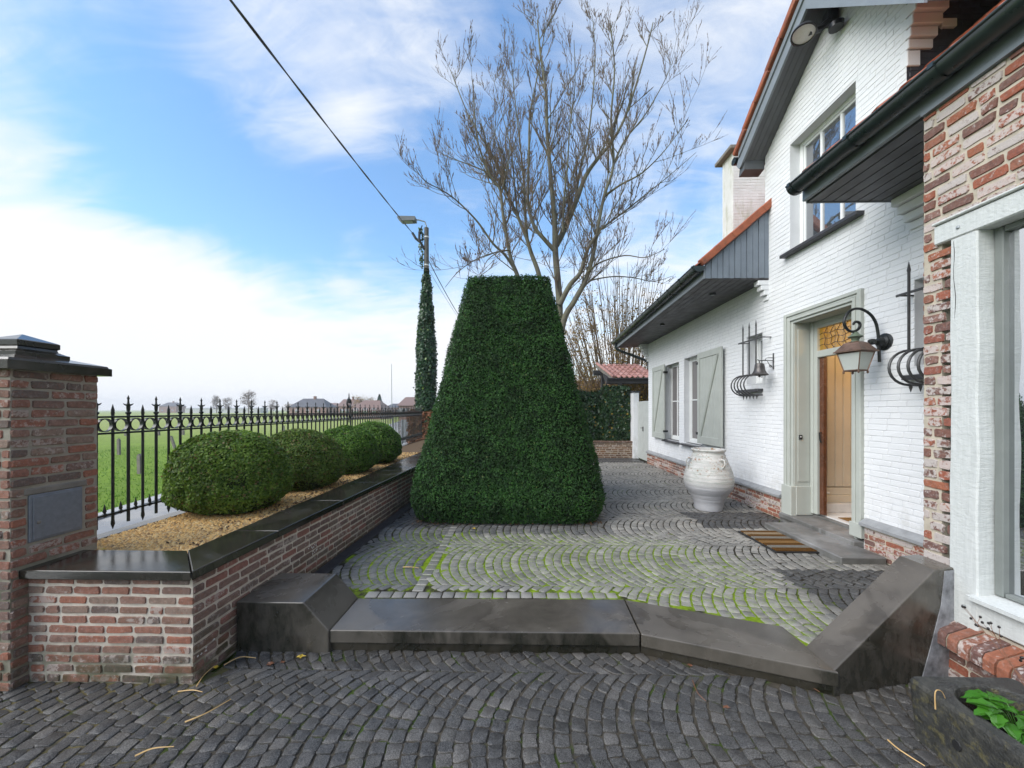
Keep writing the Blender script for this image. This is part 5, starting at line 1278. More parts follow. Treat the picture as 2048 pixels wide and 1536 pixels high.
# ================================================================ TREES
class Tubes:
    def __init__(s, n=5): s.V = []; s.F = []; s.c = 0; s.n = n
    def add(s, pts, r, n=None):
        n = n or s.n; pts = np.asarray(pts, float); m = len(pts); t = np.gradient(pts, axis=0); t /= np.linalg.norm(t, axis=1)[:, None]+1e-9
        up = np.array([.31, .17, .93]) if abs(t[0, 2]) < .95 else np.array([1., 0, 0]); a = np.cross(t, up); a /= np.linalg.norm(a, axis=1)[:, None]+1e-9; b = np.cross(t, a)
        an = np.arange(n)*2*pi/n; r = np.asarray(r)[:, None, None]; V = pts[:, None]+r*(a[:, None]*np.cos(an)[None, :, None]+b[:, None]*np.sin(an)[None, :, None])
        s.V.append(V.reshape(-1, 3)); i = np.arange(m-1)[:, None]*n; k = np.arange(n)[None]; k2 = (k+1) % n
        s.F.append((np.stack([i+k, i+k2, i+n+k2, i+n+k], -1).reshape(-1, 4))+s.c); s.c += m*n
    def build(s, name, mat, par): return mk(name, np.concatenate(s.V), np.concatenate(s.F), mat, par, smooth=True)
def onY(px, py, Y): a, b, c = pixdir(px, py); t = Y/b; return np.array([a*t, Y, 1.7+c*t])
def smoothpath(P, k=4):
    P = [np.array(p) for p in P]; out = []
    for i in range(len(P)-1):
        p0 = P[max(i-1, 0)]; p1 = P[i]; p2 = P[i+1]; p3 = P[min(i+2, len(P)-1)]
        for q in range(k): t = q/k; out.append(.5*((2*p1)+(-p0+p2)*t+(2*p0-5*p1+4*p2-p3)*t*t+(-p0+3*p1-3*p2+p3)*t**3))
    out.append(P[-1]); return np.array(out)
def big_tree():
    R = random.Random(12); T = empty('bare_tree', (1.0, 12, .1), 'large bare tree with many upright grey branches behind the yew pyramid', 'tree')
    main = Tubes(8); br = Tubes(5); tw = Tubes(3); Y = 12.0
    stems = [  # (pixels, radius start, end, depth drift)
        ([(1105, 925), (1112, 760), (1119, 620), (1111, 508), (1109, 440), (1102, 360), (1094, 260), (1092, 186), (1080, 100), (1075, 40)], .155, .018, 0),
        ([(1112, 490), (1126, 465), (1151, 406), (1172, 351), (1200, 312), (1222, 286), (1250, 235), (1275, 160), (1299, 76), (1306, 45)], .115, .015, .8),
        ([(1105, 925), (1112, 760), (1126, 647), (1150, 600), (1172, 558), (1186, 510), (1194, 465), (1208, 393), (1227, 330), (1222, 240), (1229, 140), (1221, 50)], .125, .015, -.9),
        ([(1119, 610), (1140, 570), (1160, 546), (1175, 500), (1193, 470)], .10, .04, -.4),
        ([(1108, 500), (1090, 480), (1071, 457), (1058, 420), (1056, 372), (1058, 300), (1060, 230), (1075, 150), (1090, 60)], .075, .013, -.7),
        ([(1100, 925), (1095, 700), (1085, 590), (1077, 546), (1062, 505), (1054, 478), (1037, 436), (1020, 400), (1007, 368), (995, 330), (982, 305), (944, 245), (920, 190), (901, 140)], .105, .012, .6),
        ([(1100, 925), (1080, 700), (1050, 590), (1033, 546), (1020, 510), (1007, 436), (1000, 380), (985, 360), (960, 300), (950, 240), (945, 160)], .10, .012, -.5),
        ([(1030, 540), (1010, 510), (986, 487), (960, 450), (940, 427), (912, 400), (885, 381), (850, 362), (830, 335)], .05, .008, -1.2),
        ([(1054, 478), (1050, 420), (1048, 360), (1040, 290), (1030, 200), (1022, 120)], .06, .01, 1.1),
        ([(1164, 580), (1175, 566), (1189, 559), (1230, 553), (1270, 556), (1308, 563), (1345, 552)], .04, .008, .8),
        ([(1175, 545), (1200, 525), (1249, 511), (1290, 515), (1330, 498)], .035, .007, -1.0),
        ([(1194, 465), (1206, 455), (1249, 423), (1299, 383), (1340, 350), (1392, 305)], .05, .007, .9),
        ([(1208, 393), (1240, 370), (1285, 345), (1330, 300), (1375, 240)], .045, .006, -1.1),
        ([(1227, 330), (1250, 280), (1290, 230), (1330, 160), (1350, 110)], .045, .006, .6),
        ([(1007, 368), (975, 345), (940, 330), (900, 315), (870, 300)], .04, .006, 1.0),
        ([(1020, 500), (990, 505), (950, 520), (915, 545), (890, 575)], .03, .006, -1.3),
        ([(1005, 500), (975, 520), (960, 560)], .022, .006, -1.6),
        ([(1035, 436), (1030, 380), (1022, 300), (1005, 230), (985, 150)], .045, .008, 1.3),
        ([(1151, 406), (1158, 350), (1175, 280), (1185, 200), (1190, 110), (1185, 30)], .055, .009, 1.4),
        ([(1126, 465), (1128, 400), (1135, 330), (1140, 250), (1150, 170), (1148, 80)], .04, .008, -1.2)]
    def dirn(a): return a/(np.linalg.norm(a)+1e-9)
    def twig(p, d, ln, r, lev):
        n = 5; pts = [p]; q = p.copy(); dd = d.copy()
        for i in range(n):
            dd = dirn(dd+np.array([R.gauss(0, .10), R.gauss(0, .10), R.gauss(.07, .07)])); q = q+dd*ln/n; pts.append(q.copy())
        (tw if lev > 0 else br).add(pts, np.linspace(r, max(.0028, r*.4), n+1), 3 if lev > 0 else 4)
        for b_ in range(4 if lev else 2):
            q_ = pts[R.randint(1, n)]+np.array([R.gauss(0, .006), 0, 0]); tw.add([q_, q_+dd*.045], [.0075, .004], 3)
        if lev < 2:
            m = [6, 3, 0][lev]
            for i in range(m):
                f = .15+.85*R.random(); k = min(n-1, int(f*n)); b = pts[k]; side = dirn(np.array([R.gauss(0, 1), R.gauss(0, 1), R.gauss(.3, .5)])); nd_ = dirn(dd*1.0+side*.50+np.array([0, 0, .20]))
                twig(b, nd_, ln*R.uniform(.28, .58), max(.0044, r*.5), lev+1)
    for (px, r0, r1, dy) in stems:
        n = len(px); P = []
        base_y = Y if px[0][1] > 800 else Y+dy*.35
        for i, (a, b) in enumerate(px): P.append(onY(a, b, base_y+dy*(i/(n-1))*1.1 if px[0][1] < 800 else Y+dy*(i/(n-1))**1.3*1.2))
        P[0][2] = max(P[0][2], .05); S = smoothpath(P); m = len(S); rad = r0+(r1-r0)*(np.linspace(0, 1, m)**.75)
        (main if r0 > .05 else br).add(S, rad)
        L_ = np.linalg.norm(np.diff(S, axis=0), axis=1).sum(); cnt = int(L_*2.5)
        for q in range(cnt):
            f = (.30 if px[0][1] > 800 else .08)+R.random()*(.92 if px[0][1] < 800 else .70); f = min(f, .995); i = int(f*(m-1)); t = dirn(S[min(i+1, m-1)]-S[max(i-1, 0)])
            if S[i][2] < 5.0 and R.random() < .5: continue
            side = dirn(np.array([R.gauss(0, 1), R.gauss(0, .8), R.gauss(0, .35)])); d = dirn(t*.75+side*.70+np.array([0, 0, .25])); ln = R.uniform(.9, 2.5)*(1-.3*f)
            twig(S[i], d, ln, min(.020, rad[i]*.5), 0)
    main.build('trunk', M['bark'], T); br.build('branches', M['bark'], T); tw.build('twigs', M['twig'], T)
big_tree()

def shrub_tree(cx, cy, n, hgt, spread, label, seed, leafn, leafm_, base_r=.5, cat='tree', name='hornbeam', lo=.3):
    R = random.Random(seed); T = empty(name, (cx, cy, 0), label, cat); st_ = Tubes(4); P = []
    for i in range(n):
        a = R.uniform(0, 6.28); rr = sqrt(R.random()); x = cx+cos(a)*rr*base_r; y = cy+sin(a)*rr*base_r; tx = cx+cos(a)*rr*spread; ty = cy+sin(a)*rr*spread; h = hgt*(1-.38*rr*rr)*R.uniform(.82, 1.03)
        pts = []
        for k in range(9):
            f = k/8; pts.append([x+(tx-x)*f**1.15+R.gauss(0, .035), y+(ty-y)*f**1.15+R.gauss(0, .035), h*f])
        st_.add(pts, np.linspace(.030, .006, 9)); pts = np.array(pts)
        for q in range(11):
            f = R.uniform(.25, 1); p = pts[int(f*8)]; d = np.array([cos(a)*.35+R.gauss(0, .3), sin(a)*.35+R.gauss(0, .3), .9]); ln = R.uniform(.4, 1.0); pp = [p, p+d*ln*.5, p+d*ln+np.array([R.gauss(0, .06)]*3)]
            st_.add(pp, [.009, .006, .003], 3)
            for z_ in range(leafn):
                P.append(np.array(pp[0])+(np.array(pp[2])-pp[0])*R.random()+np.array([R.gauss(0, .07), R.gauss(0, .07), R.gauss(0, .07)]))
    st_.build('stems', M['bark2'], T)
    P = np.array(P); keep = fbm(P, 1.2, seed)+ (2.5-P[:, 2]*.32) > lo; P = P[keep]
    V, F = leaves(P, np.tile([0, -.5, .6], (len(P), 1)), .055, .8, 1.5, shape='quad'); mk('leaves', V, F, leafm_, T)
shrub_tree(4.35, 16.3, 125, 8.8, 3.1, 'tall upright hornbeam with fine stems and a few yellow leaves behind the pergola', 5, 6, M['autumn'], .7)
shrub_tree(2.6, 18, 46, 5.0, 1.5, 'thin half bare shrub with brownish leaves left of the pergola', 8, 5, M['autumn'], .4, 'shrub', 'half_bare_shrub', .1)
shrub_tree(4.45, 14.7, 60, 3.3, 1.1, 'dense yellow leaved shrub glowing under the pergola beams behind the gate', 9, 22, M['autumn'], .9, 'shrub', 'yellow_shrub', -2)

# ivy covered lamp pole
lp = empty('street_lamp', (-3.5, 14, 0), 'street lamp on a weathered utility pole thickly wrapped in ivy', 'street lamp')
PB = onY(852, 930, 14); PTp = onY(853, 456, 14); PB[2] = 0
b = MB(); b.tube([PB, PTp], [.15, .085], 12); smooth_angle(b.build('pole', M['pole'], lp), 50)
b = MB(); px_ = PTp[0]
for z in (8.15, 7.1): b.lathe((px_, 14, z), [(.096, 0), (.098, .05)], 12, capb=False)
b.build('band', M['porcelain'], lp)
b = MB(); b.tube([(px_, 14, 8.2), (px_, 13.97, 8.60), (px_-.05, 13.95, 8.74), (px_-.25, 13.9, 8.78), (px_-.42, 13.9, 8.80)], .024, 8); smooth_angle(b.build('arm', M['galv'], lp), 50)
b = MB(); b.prism([(px_-.38, 13.80, 8.74), (px_-.38, 13.80, 8.88), (px_-.98, 13.80, 8.90), (px_-1.06, 13.80, 8.86), (px_-.92, 13.80, 8.72)], (0, .28, 0)); hdl = b.build('lamp_head', simple('grey_lamp_housing', (.12, .13, .14), .5), lp)
b = MB(); b.add([(px_-.50, 13.82, 8.722), (px_-.90, 13.82, 8.712), (px_-.90, 14.06, 8.712), (px_-.50, 14.06, 8.722)], [(0, 1, 2, 3)]); b.build('lens', M['frosted'], hdl)
b = MB(); b.box(px_-.28, px_-.20, 13.85, 13.93, 7.95, 8.35, .02); b.tube([(px_-.5, 13.9, 8.3), (px_-.38, 13.9, 8.1), (px_-.2, 13.9, 7.95), (px_-.06, 13.95, 7.7)], .05, 7); b.tube([(px_-.24, 13.9, 8.3), (px_-.15, 13.95, 8.6)], .02, 6); b.tube([(px_-.1, 13.9, 8.0), (px_-.28, 13.9, 7.6), (px_-.1, 13.9, 7.3)], .012, 5); b.build('cable_clamp', M['black_plastic'], lp)
n = 11000; z = .9+rng.random(n)*5.85; th = rng.random(n)*6.28
rad = np.interp(z, [.9, 2, 3.4, 4.6, 5.4, 6.2, 6.7, 7.3], [.38, .35, .33, .30, .23, .15, .11, .09])
P = np.stack([PB[0]+(px_-PB[0])*z/8.5+rad*np.cos(th), 14+rad*np.sin(th), z], 1); Nn = np.stack([np.cos(th), np.sin(th), z*0+.2], 1); P += Nn*(fbm(P, 2.5, 31)*.05+rng.normal(size=n)*.03)[:, None]
ex_ = 150; z2 = 7+rng.random(ex_)*1.5; P2 = np.stack([px_-.12-rng.random(ex_)*.16*np.abs(np.sin(z2*5)), 13.9+rng.random(ex_)*.1, z2], 1); P = np.concatenate([P, P2]); Nn = np.concatenate([Nn, np.tile([-.5, -.8, 0.], (ex_, 1))])
V, F = leaves(P, Nn, .075, .9, .8, shape='pent'); iv = mk('ivy_leaves', V, F, M['ivy'], None, loc=(float(PB[0]), 14, 0)); props(iv, 'thick dark green ivy climbing round the lamp pole', 'ivy')
ic = MB(); ic.tube([(PB[0], 14, .8), (PB[0]+.0, 14, 3.4), (PB[0]+.02, 14, 4.8), (px_, 14, 6.1), (px_, 14, 7.0)], [.33, .31, .29, .15, .10], 10); ic.build('inner_stems', M['core'], iv)

def cable(name, a, b, sag, r, label, bundle=False):
    a, b = np.array(a, float), np.array(b, float); t = Tubes(5); n = 30; pts = np.array([a+(b-a)*i/n-np.array([0, 0, 4*sag*(i/n)*(1-i/n)]) for i in range(n+1)])
    if bundle:
        for ph in (0, pi):
            q = pts.copy(); ww = np.arange(n+1)*5.1+ph; q[:, 0] += np.cos(ww)*r*.8; q[:, 2] += np.sin(ww)*r*.8; t.add(smoothpath(list(q), 3), np.full(3*n+1, r))
    else: t.add(pts, np.full(n+1, r))
    o = t.build(name, M['cable'], None); props(o, label, 'cable')
e = onY(475, 0, 4.2); e2 = e+(e-np.array([px_-.5, 13.9, 8.28]))*.6
cable('overhead_cable', (px_-.5, 13.9, 8.30), tuple(e2), .12, .0105, 'thick black overhead cable running from the lamp pole up across the left sky', True)
cable('overhead_cable', (px_+.06, 14, 7.35), tuple(onY(930, 650, 20)), .1, .016, 'black cable running down from the lamp pole behind the yew pyramid')
cable('overhead_cable', (px_+.06, 14, 7.0), tuple(onY(925, 648, 21)), .05, .007, 'thin wire just below the cable from the lamp pole to the yew pyramid')

# ================================================================ FAR END OF THE YARD
gd = empty('garden_wall', (2.9, 12.35, TZ), 'low weathered brick wall in front of the ivy hedge at the end of the yard', 'wall')
b = MB(); b.mi = 0; b.box(1.2, 3.62, 12.2, 12.45, TZ-.05, .64)
bricks(b, (0, 12.2, 0), (1, 0, 0), (0, 0, 1), (0, -1, 0), lambda v: [(1.2, 3.62)], TZ, .64, seed=51, mi=1, bl=.2, j=.014)
b.build('brickwork', [M['mortar_cream'], M['brick_far']], gd); b = MB(); b.box(1.2, 3.63, 12.17, 12.48, .642, .69, .005); b.build('coping', M['brick_far'], gd)
pi_ = MB(); pi_.mi = 0; pi_.box(3.63, 3.81, 12.1, 12.4, TZ-.03, 2.26, .004); 
bricks(pi_, (0, 12.1, 0), (1, 0, 0), (0, 0, 1), (0, -1, 0), lambda v: [(3.63, 3.81)], TZ, 2.25, seed=52, **kw)
po_ = pi_.build('white_pier', M['white'], None, loc=(3.72, 12.25, TZ)); props(po_, 'slim white painted brick pier beside the grey side gate', 'pier')
c = MB(); c.box(3.60, 3.84, 12.07, 12.43, 2.262, 2.31, .006); c.build('cap', M['dark_sill'], po_)
gt = empty('side_gate', (3.78, 11.6, TZ), 'grey painted double side gate between the house corner and the white pier', 'gate')
for (a, c_) in ((11.05, 11.565), (11.575, 12.09)):
    b = MB(); yy = a
    while yy < c_-.01: y2 = min(yy+.103, c_); b.box(3.77, 3.81, yy+.002, y2-.002, TZ+.03, 1.97, .004); yy = y2
    b.box(3.785, 3.80, a+.005, c_-.005, TZ+.04, 1.96); b.build('gate_leaf', M['gate_paint'], gt)
b = MB(); b.box(3.745, 3.77, 11.53, 11.56, 1.05, 1.19, .004); b.tube([(3.75, 11.545, 1.15), (3.71, 11.545, 1.15), (3.71, 11.63, 1.15)], .008, 6); b.build('handle', M['iron'], gt)
def slab_leaves(name, boxes, n, mat, label, cat, size=.07):
    bx0 = boxes[0]; t = empty(name, ((bx0[0]+bx0[1])/2, (bx0[2]+bx0[3])/2, bx0[4]), label, cat); Ps = []; Ns = []; c = MB()
    for (x0, x1, y0, y1, z0, z1) in boxes:
        c.box(x0+.08, x1-.08, y0+.08, y1-.08, z0, z1-.08)
        for (k, ax, val, nn) in ((.5, 1, y0, (0, -1, .1)), (.2, 2, z1, (0, 0, 1)), (.15, 0, x0, (-1, 0, .1)), (.15, 0, x1, (1, 0, .1))):
            m = int(n*k); p = np.stack([x0+rng.random(m)*(x1-x0), y0+rng.random(m)*(y1-y0), z0+rng.random(m)*(z1-z0)], 1); p[:, ax] = val; Ps.append(p); Ns.append(np.tile(nn, (m, 1)).astype(float))
    P = np.concatenate(Ps); Nn = np.concatenate(Ns); P += Nn*(fbm(P, 4, 61)*.07+rng.normal(size=len(P))*.035)[:, None]
    V, F = leaves(P, Nn, size, .9, .8, shape='pent'); mk('leaves', V, F, mat, t); c.build('inner_stems', M['core'], t)
slab_leaves('ivy_hedge', [(1.1, 3.75, 12.75, 13.4, .66, 2.28), (2.78, 3.60, 12.42, 12.8, .66, 2.42)], 9000, M['ivy_wall'], 'dark ivy covered hedge above the low garden wall beside the white pier', 'hedge', .065)

# pergola with clay tiles
pg = empty('pergola', (3.6, 14, 0), 'black timber pergola with a small pinkish tiled roof beyond the side gate', 'pergola')
b = MB(); b.box(2.72, 3.3, 13.9, 14.02, 2.98, 3.16, .01); b.box(2.98, 4.6, 12.95, 13.08, 2.60, 2.78, .01); b.box(2.98, 4.6, 12.90, 12.95, 2.74, 2.80, .01)
b.prism([(2.98, 13.02, 2.78), (2.98, 13.02, 2.60), (3.05, 13.9, 2.97), (3.05, 13.9, 3.12)], (.09, 0, 0)); b.build('beam', M['pergola'], pg)
for (x, y) in ((3.00, 13.95), (3.38, 13.02)):
    b = MB(); b.box(x, x+.13, y-.06, y+.06, 0, 3.0 if y > 13.5 else 2.62, .01); b.build('post', M['pergola'], pg)
b = MB(); sl2 = Vector((-.28, 1.25, .58)).normalized(); tiles(b, (3.25, 13.0, 2.82), (1, 0, 0), tuple(sl2), 8, 6, .19, .25, .03, .025)
b.tube([(3.22, 12.98, 2.85), tuple(Vector((3.22, 12.98, 2.85))+sl2*1.5)], .05, 8)
smooth_angle(b.build('tiled_roof', M['tile_pink'], pg), 50)
b = MB(); p0 = Vector((3.17, 12.98, 2.70)); q0 = p0+sl2*1.5; b.prism([p0, p0+Vector((0, 0, .12)), q0+Vector((0, 0, .12)), q0], (.03, 0, 0)); b.build('verge_board', M['concrete'], pg)

# neighbour's low roof
nb = empty('neighbour_house', (6, 26, 0), 'low neighbouring house with a brown tiled roof behind the ivy hedge', 'house')
b = MB(); b.box(1.5, 9, 25.5, 31, 0, 2.85); b.build('wall', M['brick_far'], nb)
b = MB(); tiles(b, (1.3, 25.2, 2.8), (1, 0, 0), (0, 1, .45), 30, 7, .27, .36, .03, .03); b.add([(1.3, 25.2, 2.8), (9.4, 25.2, 2.8), (9.4, 27.6, 3.86), (1.3, 27.6, 3.86)], [(0, 1, 2, 3)]); smooth_angle(b.build('roof', M['tile_brown'], nb), 50)

# copper beech hedge, panel fence and thin mast past the railing
slab_leaves('beech_hedge', [(-4.1, -2.7, 13.6, 14.6, .0, 1.62)], 6500, M['beech'], 'clipped beech hedge with rusty orange dry leaves at the end of the railing', 'hedge', .075)
b = MB()
for k in range(16): b.box(-4.9+k*.10, -4.81+k*.10, 15.3, 15.34, .0, 1.30, .003)
props(b.build('panel_fence', simple('pale_fence_panel', (.38, .40, .42), .5), None, loc=(-4.3, 15.3, 0)), 'pale grey slatted fence panel seen through the railing beside the beech hedge', 'fence')
b = MB(); p = onY(783, 830, 32); q = onY(783, 728, 32); b.tube([(p[0]+.15, 32, 0), (p[0]+.03, 32, 2.2), tuple(q)], [.035, .03, .02], 6); props(b.build('thin_mast', M['galv'], None, loc=(float(p[0]), 32, 0)), 'thin leaning mast standing against the sky left of the lamp pole', 'mast')

# ================================================================ MEADOW: posts, far trees, far houses
pxs = [(236, 912, 880, 'short wooden fence post in the meadow seen just right of the brick pier'), (277, 951, 912, 'grey concrete post in the grass nearest to the road'), (351, 905, 874, 'leaning dark post in the meadow just left of the nearest bush'), (250, 873, 866, 'tiny far meadow post farthest left'), (316, 872, 863, 'tiny far meadow post left of the nearest bush'), (365, 871, 861, 'tiny far meadow post above the left end of the nearest bush'), (566, 868, 852, 'small post in the meadow above the second bush')]
for i, (x, yb_, yt, lab) in enumerate(pxs):
    Y = 1.76*750/(yb_-820); a = onY(x, yb_, Y); h = (yb_-yt)*Y/750; w_ = max(.045, Y*.0026); b = MB(); lean = .22 if i == 2 else .01
    b.prism([(a[0]-w_, Y, -.08), (a[0]+w_, Y, -.08), (a[0]+w_-lean, Y, h-.09), (a[0]-lean, Y, h-.03), (a[0]-w_-lean, Y, h-.09)], (0, w_*1.6, 0))
    props(b.build('meadow_post', M['concrete'], None, loc=(float(a[0]), Y, -.06)), lab, 'post', 'posts standing in the meadow')
def far_tree(px, Y, hgt, wid, label, seed, bare=True, mat=None, name='far_tree'):
    R = random.Random(seed); c = onY(px, 820, Y); T = empty(name, (float(c[0]), Y, 0), label, 'tree', 'far trees along the horizon'); tb = Tubes(4); P = []
    tb.add([[c[0], Y, 0], [c[0]+R.gauss(0, .2), Y, hgt*.5], [c[0]+R.gauss(0, .3), Y, hgt*.95]], [hgt*.028, hgt*.018, .03])
    for k in range(46):
        f = R.uniform(.2, .85); s_ = np.array([c[0], Y, hgt*f]); a = R.uniform(0, 6.28); r = wid*.5*sqrt(max(.05, 1-abs(f-.5)*1.3))*R.uniform(.5, 1); e = np.array([c[0]+cos(a)*r, Y+sin(a)*r*.6, min(hgt, hgt*f+hgt*.22*R.uniform(.3, 1.1))]); m = (s_+e)/2+np.array([0, 0, -.02*hgt]); tb.add([s_, m, e], [hgt*.008, hgt*.005, hgt*.0025], 3)
        for q in range(6): d = np.array([R.gauss(0, .1)*wid, R.gauss(0, .1)*wid, abs(R.gauss(0, .09))*hgt]); tb.add([m+(e-m)*R.random(), e+d], [hgt*.0035, hgt*.0015], 3)
        for q in range(10 if bare else 60): P.append(e+(s_-e)*R.random()*.5+np.array([R.gauss(0, .09)*wid, R.gauss(0, .08)*wid, R.gauss(0, .06)*hgt]))
    tb.build('trunk', M['bark2'], T); P = np.array(P); V, F = leaves(P, np.tile([0, -1., .2], (len(P), 1)), hgt*.035, .8, 1.2); mk('crown', V, F, mat or M['autumn'], T)
far_tree(433, 190, 8.5, 4.5, 'pale thin misty tree, farthest left on the horizon above the railing', 1, mat=M['twig'])
far_tree(455, 200, 8, 6, 'pale misty tree, second from the left on the horizon above the railing', 2, mat=M['twig'])
far_tree(497, 150, 8.8, 7, 'round crowned bare tree on the horizon left of the far farmhouse', 3, mat=M['twig'])
far_tree(546, 170, 6, 5, 'small misty tree just left of the far farmhouse roof', 4, mat=M['twig'])
far_tree(578, 130, 3.8, 5, 'low yellowish tree against the left end of the far farmhouse', 5)
far_tree(725, 80, 4.4, 6.0, 'broad yellowish half bare tree right of the scroll ornament of the railing', 6)
def conif():
    c = onY(759, 820, 95); T = empty('far_conifer', (float(c[0]), 95, 0), 'dark pointed conifer on the horizon right of the yellowish tree', 'tree'); n = 5000; z = rng.random(n)*5.4+.2; r = (5.8-z)*.36*(.6+.4*np.sin(z*7)**2)*np.sqrt(rng.random(n)); a = rng.random(n)*6.28
    P = np.stack([c[0]+r*np.cos(a), 95+r*np.sin(a), z], 1); V, F = leaves(P, np.stack([np.cos(a), np.sin(a), a*0+.3], 1), .34, .6, .8); mk('crown', V, F, M['conifer'], T)
    b = MB(); b.tube([(c[0], 95, 0), (c[0], 95, 5.2)], [.2, .04], 6); b.build('trunk', M['bark2'], T)
conif()
M['slate'] = simple('grey_slate', (.07, .07, .08), .6, .2, 1, .1); M['far_wall'] = simple('far_brick', (.24, .14, .11), .8, .2, .5, 0); M['far_white'] = simple('far_render', (.5, .5, .5), .8, .1, .5, 0)
def far_house(px0, px1, Y, ez, rz, label, wall, roofm, hip=True, chim=True):
    a = onY(px0, 820, Y)[0]; c = onY(px1, 820, Y)[0]; w_ = c-a; T = empty('far_house', ((a+c)/2, Y, 0), label, 'house', 'far houses along the horizon')
    b = MB(); b.box(a, c, Y, Y+7, -.06, ez); b.build('wall', wall, T); hp = w_*.22 if hip else 0
    b = MB(); b.add([(a-.3, Y-.3, ez), (c+.3, Y-.3, ez), (c+.3, Y+7.3, ez), (a-.3, Y+7.3, ez), (a+hp, Y+3.5, rz), (c-hp, Y+3.5, rz)], [(0, 1, 5, 4), (1, 2, 5), (2, 3, 4, 5), (3, 0, 4), (0, 3, 2, 1)]); ro_ = b.build('roof', roofm, T)
    if chim: b = MB(); b.box(a+w_*.52, a+w_*.58, Y+3.1, Y+3.8, rz-.5, rz+.8); b.build('chimney', wall, ro_)
    for k in range(3):
        b = MB(); x = a+w_*(.2+.3*k); b.box(x-.5, x+.5, Y-.02, Y+.05, .9, 2.0); b.build('window', M['glass'], T)
far_house(578, 652, 120, 2.6, 5.5, 'far farmhouse with a wide grey hipped roof above the railing', M['far_wall'], M['slate'])
far_house(636, 668, 160, 3.2, 4.8, 'far low house with a dull red roof right of the grey roofed farmhouse', M['far_wall'], M['tile_brown'], False, False)
far_house(676, 712, 110, 2.8, 5.0, 'far brick house hidden behind the scroll ornament of the railing', M['far_wall'], M['tile_brown'], False)
far_house(700, 760, 70, 1.6, 3.6, 'low red roofed house behind the broad yellowish tree', M['far_wall'], M['tile_brown'], True, False)
far_house(772, 800, 130, 2.6, 4.0, 'far low grey roofed house between the conifer and the mast', M['far_wall'], M['slate'], True, False)
far_house(798, 826, 60, 2.4, 3.9, 'reddish brick house with a flat ridge just left of the beech hedge', M['far_wall'], M['tile_brown'], False, False)
far_house(370, 520, 210, 2.6, 3.4, 'long low white farm building far across the meadow', M['far_white'], M['far_white'], False, False)
far_house(318, 352, 230, 4.0, 6.5, 'misty brick building far across the meadow, seen through the railing rings', M['far_wall'], M['slate'])

# ================================================================ SMALL LITTER
def stem(pts, r, label, name='dry_twig', mat='straw'):
    b = MB(); P_ = smoothpath([np.array(p, float) for p in pts], 4); b.tube(P_, list(np.linspace(r, r*.5, len(P_))), 5); props(b.build(name, M[mat], None, loc=tuple(float(q) for q in pts[0])), label, 'twig', 'dry stems lying on the setts')
def onZ(px, py, Z): a, b, c = pixdir(px, py); t = (Z-1.7)/c; return (a*t, b*t, Z)
stem([onZ(370, 1444, .008), onZ(415, 1425, .018), onZ(462, 1398, .008)], .0045, 'long straw coloured stem on the driveway in front of the low brick wall')
stem([onZ(270, 1512, .008), onZ(305, 1497, .016), onZ(348, 1493, .008)], .0045, 'straw coloured stem near the lower left corner of the driveway')
stem([onZ(356, 1383, .008), onZ(385, 1380, .012), onZ(405, 1384, .008)], .004, 'short straw stem just below the corner of the low brick wall')
stem([onZ(393, 1373, .008), onZ(408, 1350, .016), onZ(428, 1332, .02)], .0035, 'thin stem leaning at the corner of the low brick wall', mat='straw')
stem([onZ(448, 1330, .01), onZ(480, 1314, .02), onZ(512, 1316, .008)], .004, 'bent straw stem against the low end block')
stem([onZ(1776, 1480, .008), onZ(1800, 1500, .014), onZ(1850, 1532, .008)], .0045, 'straw stem with a curled tip on the setts beside the stone trough')
stem([onZ(1385, 1360, .008), onZ(1395, 1385, .012), onZ(1412, 1402, .008)], .003, 'thin reddish stem on the driveway below the bend of the step', mat='leaf_b')
stem([onZ(1620, 1372, .008), onZ(1640, 1384, .012)], .003, 'short reddish stem below the front corner of the ramp block', mat='leaf_b')
stem([onZ(806, 1134, TZ+.006), onZ(822, 1134, TZ+.012), onZ(838, 1136, TZ+.006)], .006, 'pale stick lying on the mossy setts left of the yew pyramid', mat='straw')
stem([(2.06, 1.86, .30), (2.03, 1.85, .345), (1.99, 1.84, .35), (1.985, 1.835, .27)][::-1], .003, 'curled dry stem hanging over the rim of the stone trough')
def leaf(px, py, z, s, mat, label, R=random.Random(3)):
    x, y, _ = onZ(px, py, z); b = MB(); a0 = R.uniform(0, 6.28); n = 10; vs = [(x, y, z+.004)]
    for k in range(n): a = a0+2*pi*k/n; r = s*(1 if k % 2 == 0 else .55)*R.uniform(.8, 1.1); vs.append((x+r*cos(a), y+r*sin(a)*.8, z+.004+R.uniform(0, .35)*s))
    b.add(vs, [(0, k+1, (k+1) % n+1) for k in range(n)]); props(b.build('fallen_leaf', M[mat], None, loc=(x, y, z)), label, 'leaf', 'fallen leaves on the paving')
leaf(600, 1316, .0, .038, 'leaf_y', 'bright yellow leaf at the foot of the low end block')
leaf(432, 1336, .0, .022, 'leaf_y', 'small yellow leaf at the foot of the low brick wall corner')
leaf(540, 1330, .0, .028, 'leaf_b', 'brown curled leaf in front of the low end block, left of the bright yellow leaf')
leaf(565, 1326, .0, .020, 'leaf_b', 'small brown leaf between the curled brown leaf and the bright yellow leaf')
leaf(696, 1470, .0, .022, 'leaf_k', 'wet black leaf in the middle of the driveway')
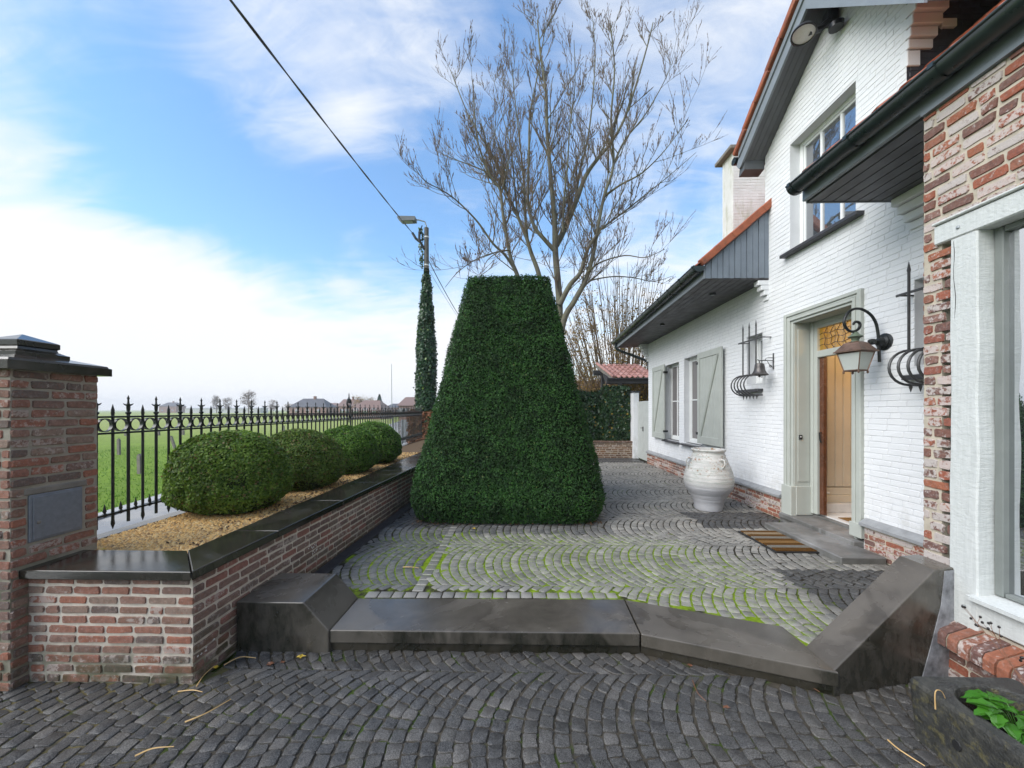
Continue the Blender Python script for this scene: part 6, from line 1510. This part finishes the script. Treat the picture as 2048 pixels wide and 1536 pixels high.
leaf(1380, 1332, .0, .022, 'leaf_b', 'brown leaf just below the bend of the long step')
leaf(948, 1058, TZ, .04, 'leaf_y', 'yellow brown leaf at the front foot of the yew pyramid')
leaf(640, 1162, TZ+.006, .03, 'leaf_b', 'brown leaf on the drain channel behind the low end block')
leaf(205, 1100, .70, .022, 'leaf_y', 'small yellow green leaf at the edge of the gravel beside the brick pier')
leaf(1452, 1416, 0, .022, 'leaf_b', 'brown leaf on the driveway left of the stone trough')
# ragged debris under the yew
M['litter'] = leafm('dead_brown_leaves', [(.10, .05, .025), (.06, .035, .02), (.20, .11, .04), (.05, .03, .02)], 4, .7, .3, .1)
def debris():
    n = 260; x = -.18+(rng.random(n)*2-1)*1.30; y = 5.00+rng.random(n)**.6*.22; P = np.stack([x, y, np.full(n, TZ+.01)], 1)
    V, F = leaves(P, np.tile([0, 0, 1.], (n, 1)), .026, .5, .7); props(mk('leaf_litter', V, F, M['litter']), 'brown leaf litter along the foot of the yew pyramid', 'leaf litter', None, 'stuff')
    n = 900; y = 2.75+rng.random(n)*6.2; x = -2.36-rng.random(n)**2*.35; P = np.stack([x, y, np.full(n, .69)], 1)
    V, F = leaves(P, np.tile([0, 0, 1.], (n, 1)), .022, .6, .7); props(mk('bed_leaf_litter', V, F, M['litter']), 'dead brown leaves scattered on the gravel along the coping', 'leaf litter', None, 'stuff')
debris()
# air: thin haze over the meadow
hzm = bpy.data.materials.new('haze_air'); hzm.use_nodes = True; hn = hzm.node_tree
for q in list(hn.nodes):
    if q.type == 'BSDF_PRINCIPLED': hn.nodes.remove(q)
pv = hn.nodes.new('ShaderNodeVolumePrincipled'); pv.inputs['Density'].default_value = .0010; pv.inputs['Color'].default_value = (.92, .95, 1, 1)
hn.links.new(pv.outputs[0], hn.nodes['Material Output'].inputs['Volume'])
HAZE = True
if HAZE:
    b = MB(); b.box(-700, 500, -40, 600, -1.06, 17.5); o = b.build('haze', hzm); props(o, 'thin white mist over the meadow', 'haze', None, 'stuff')
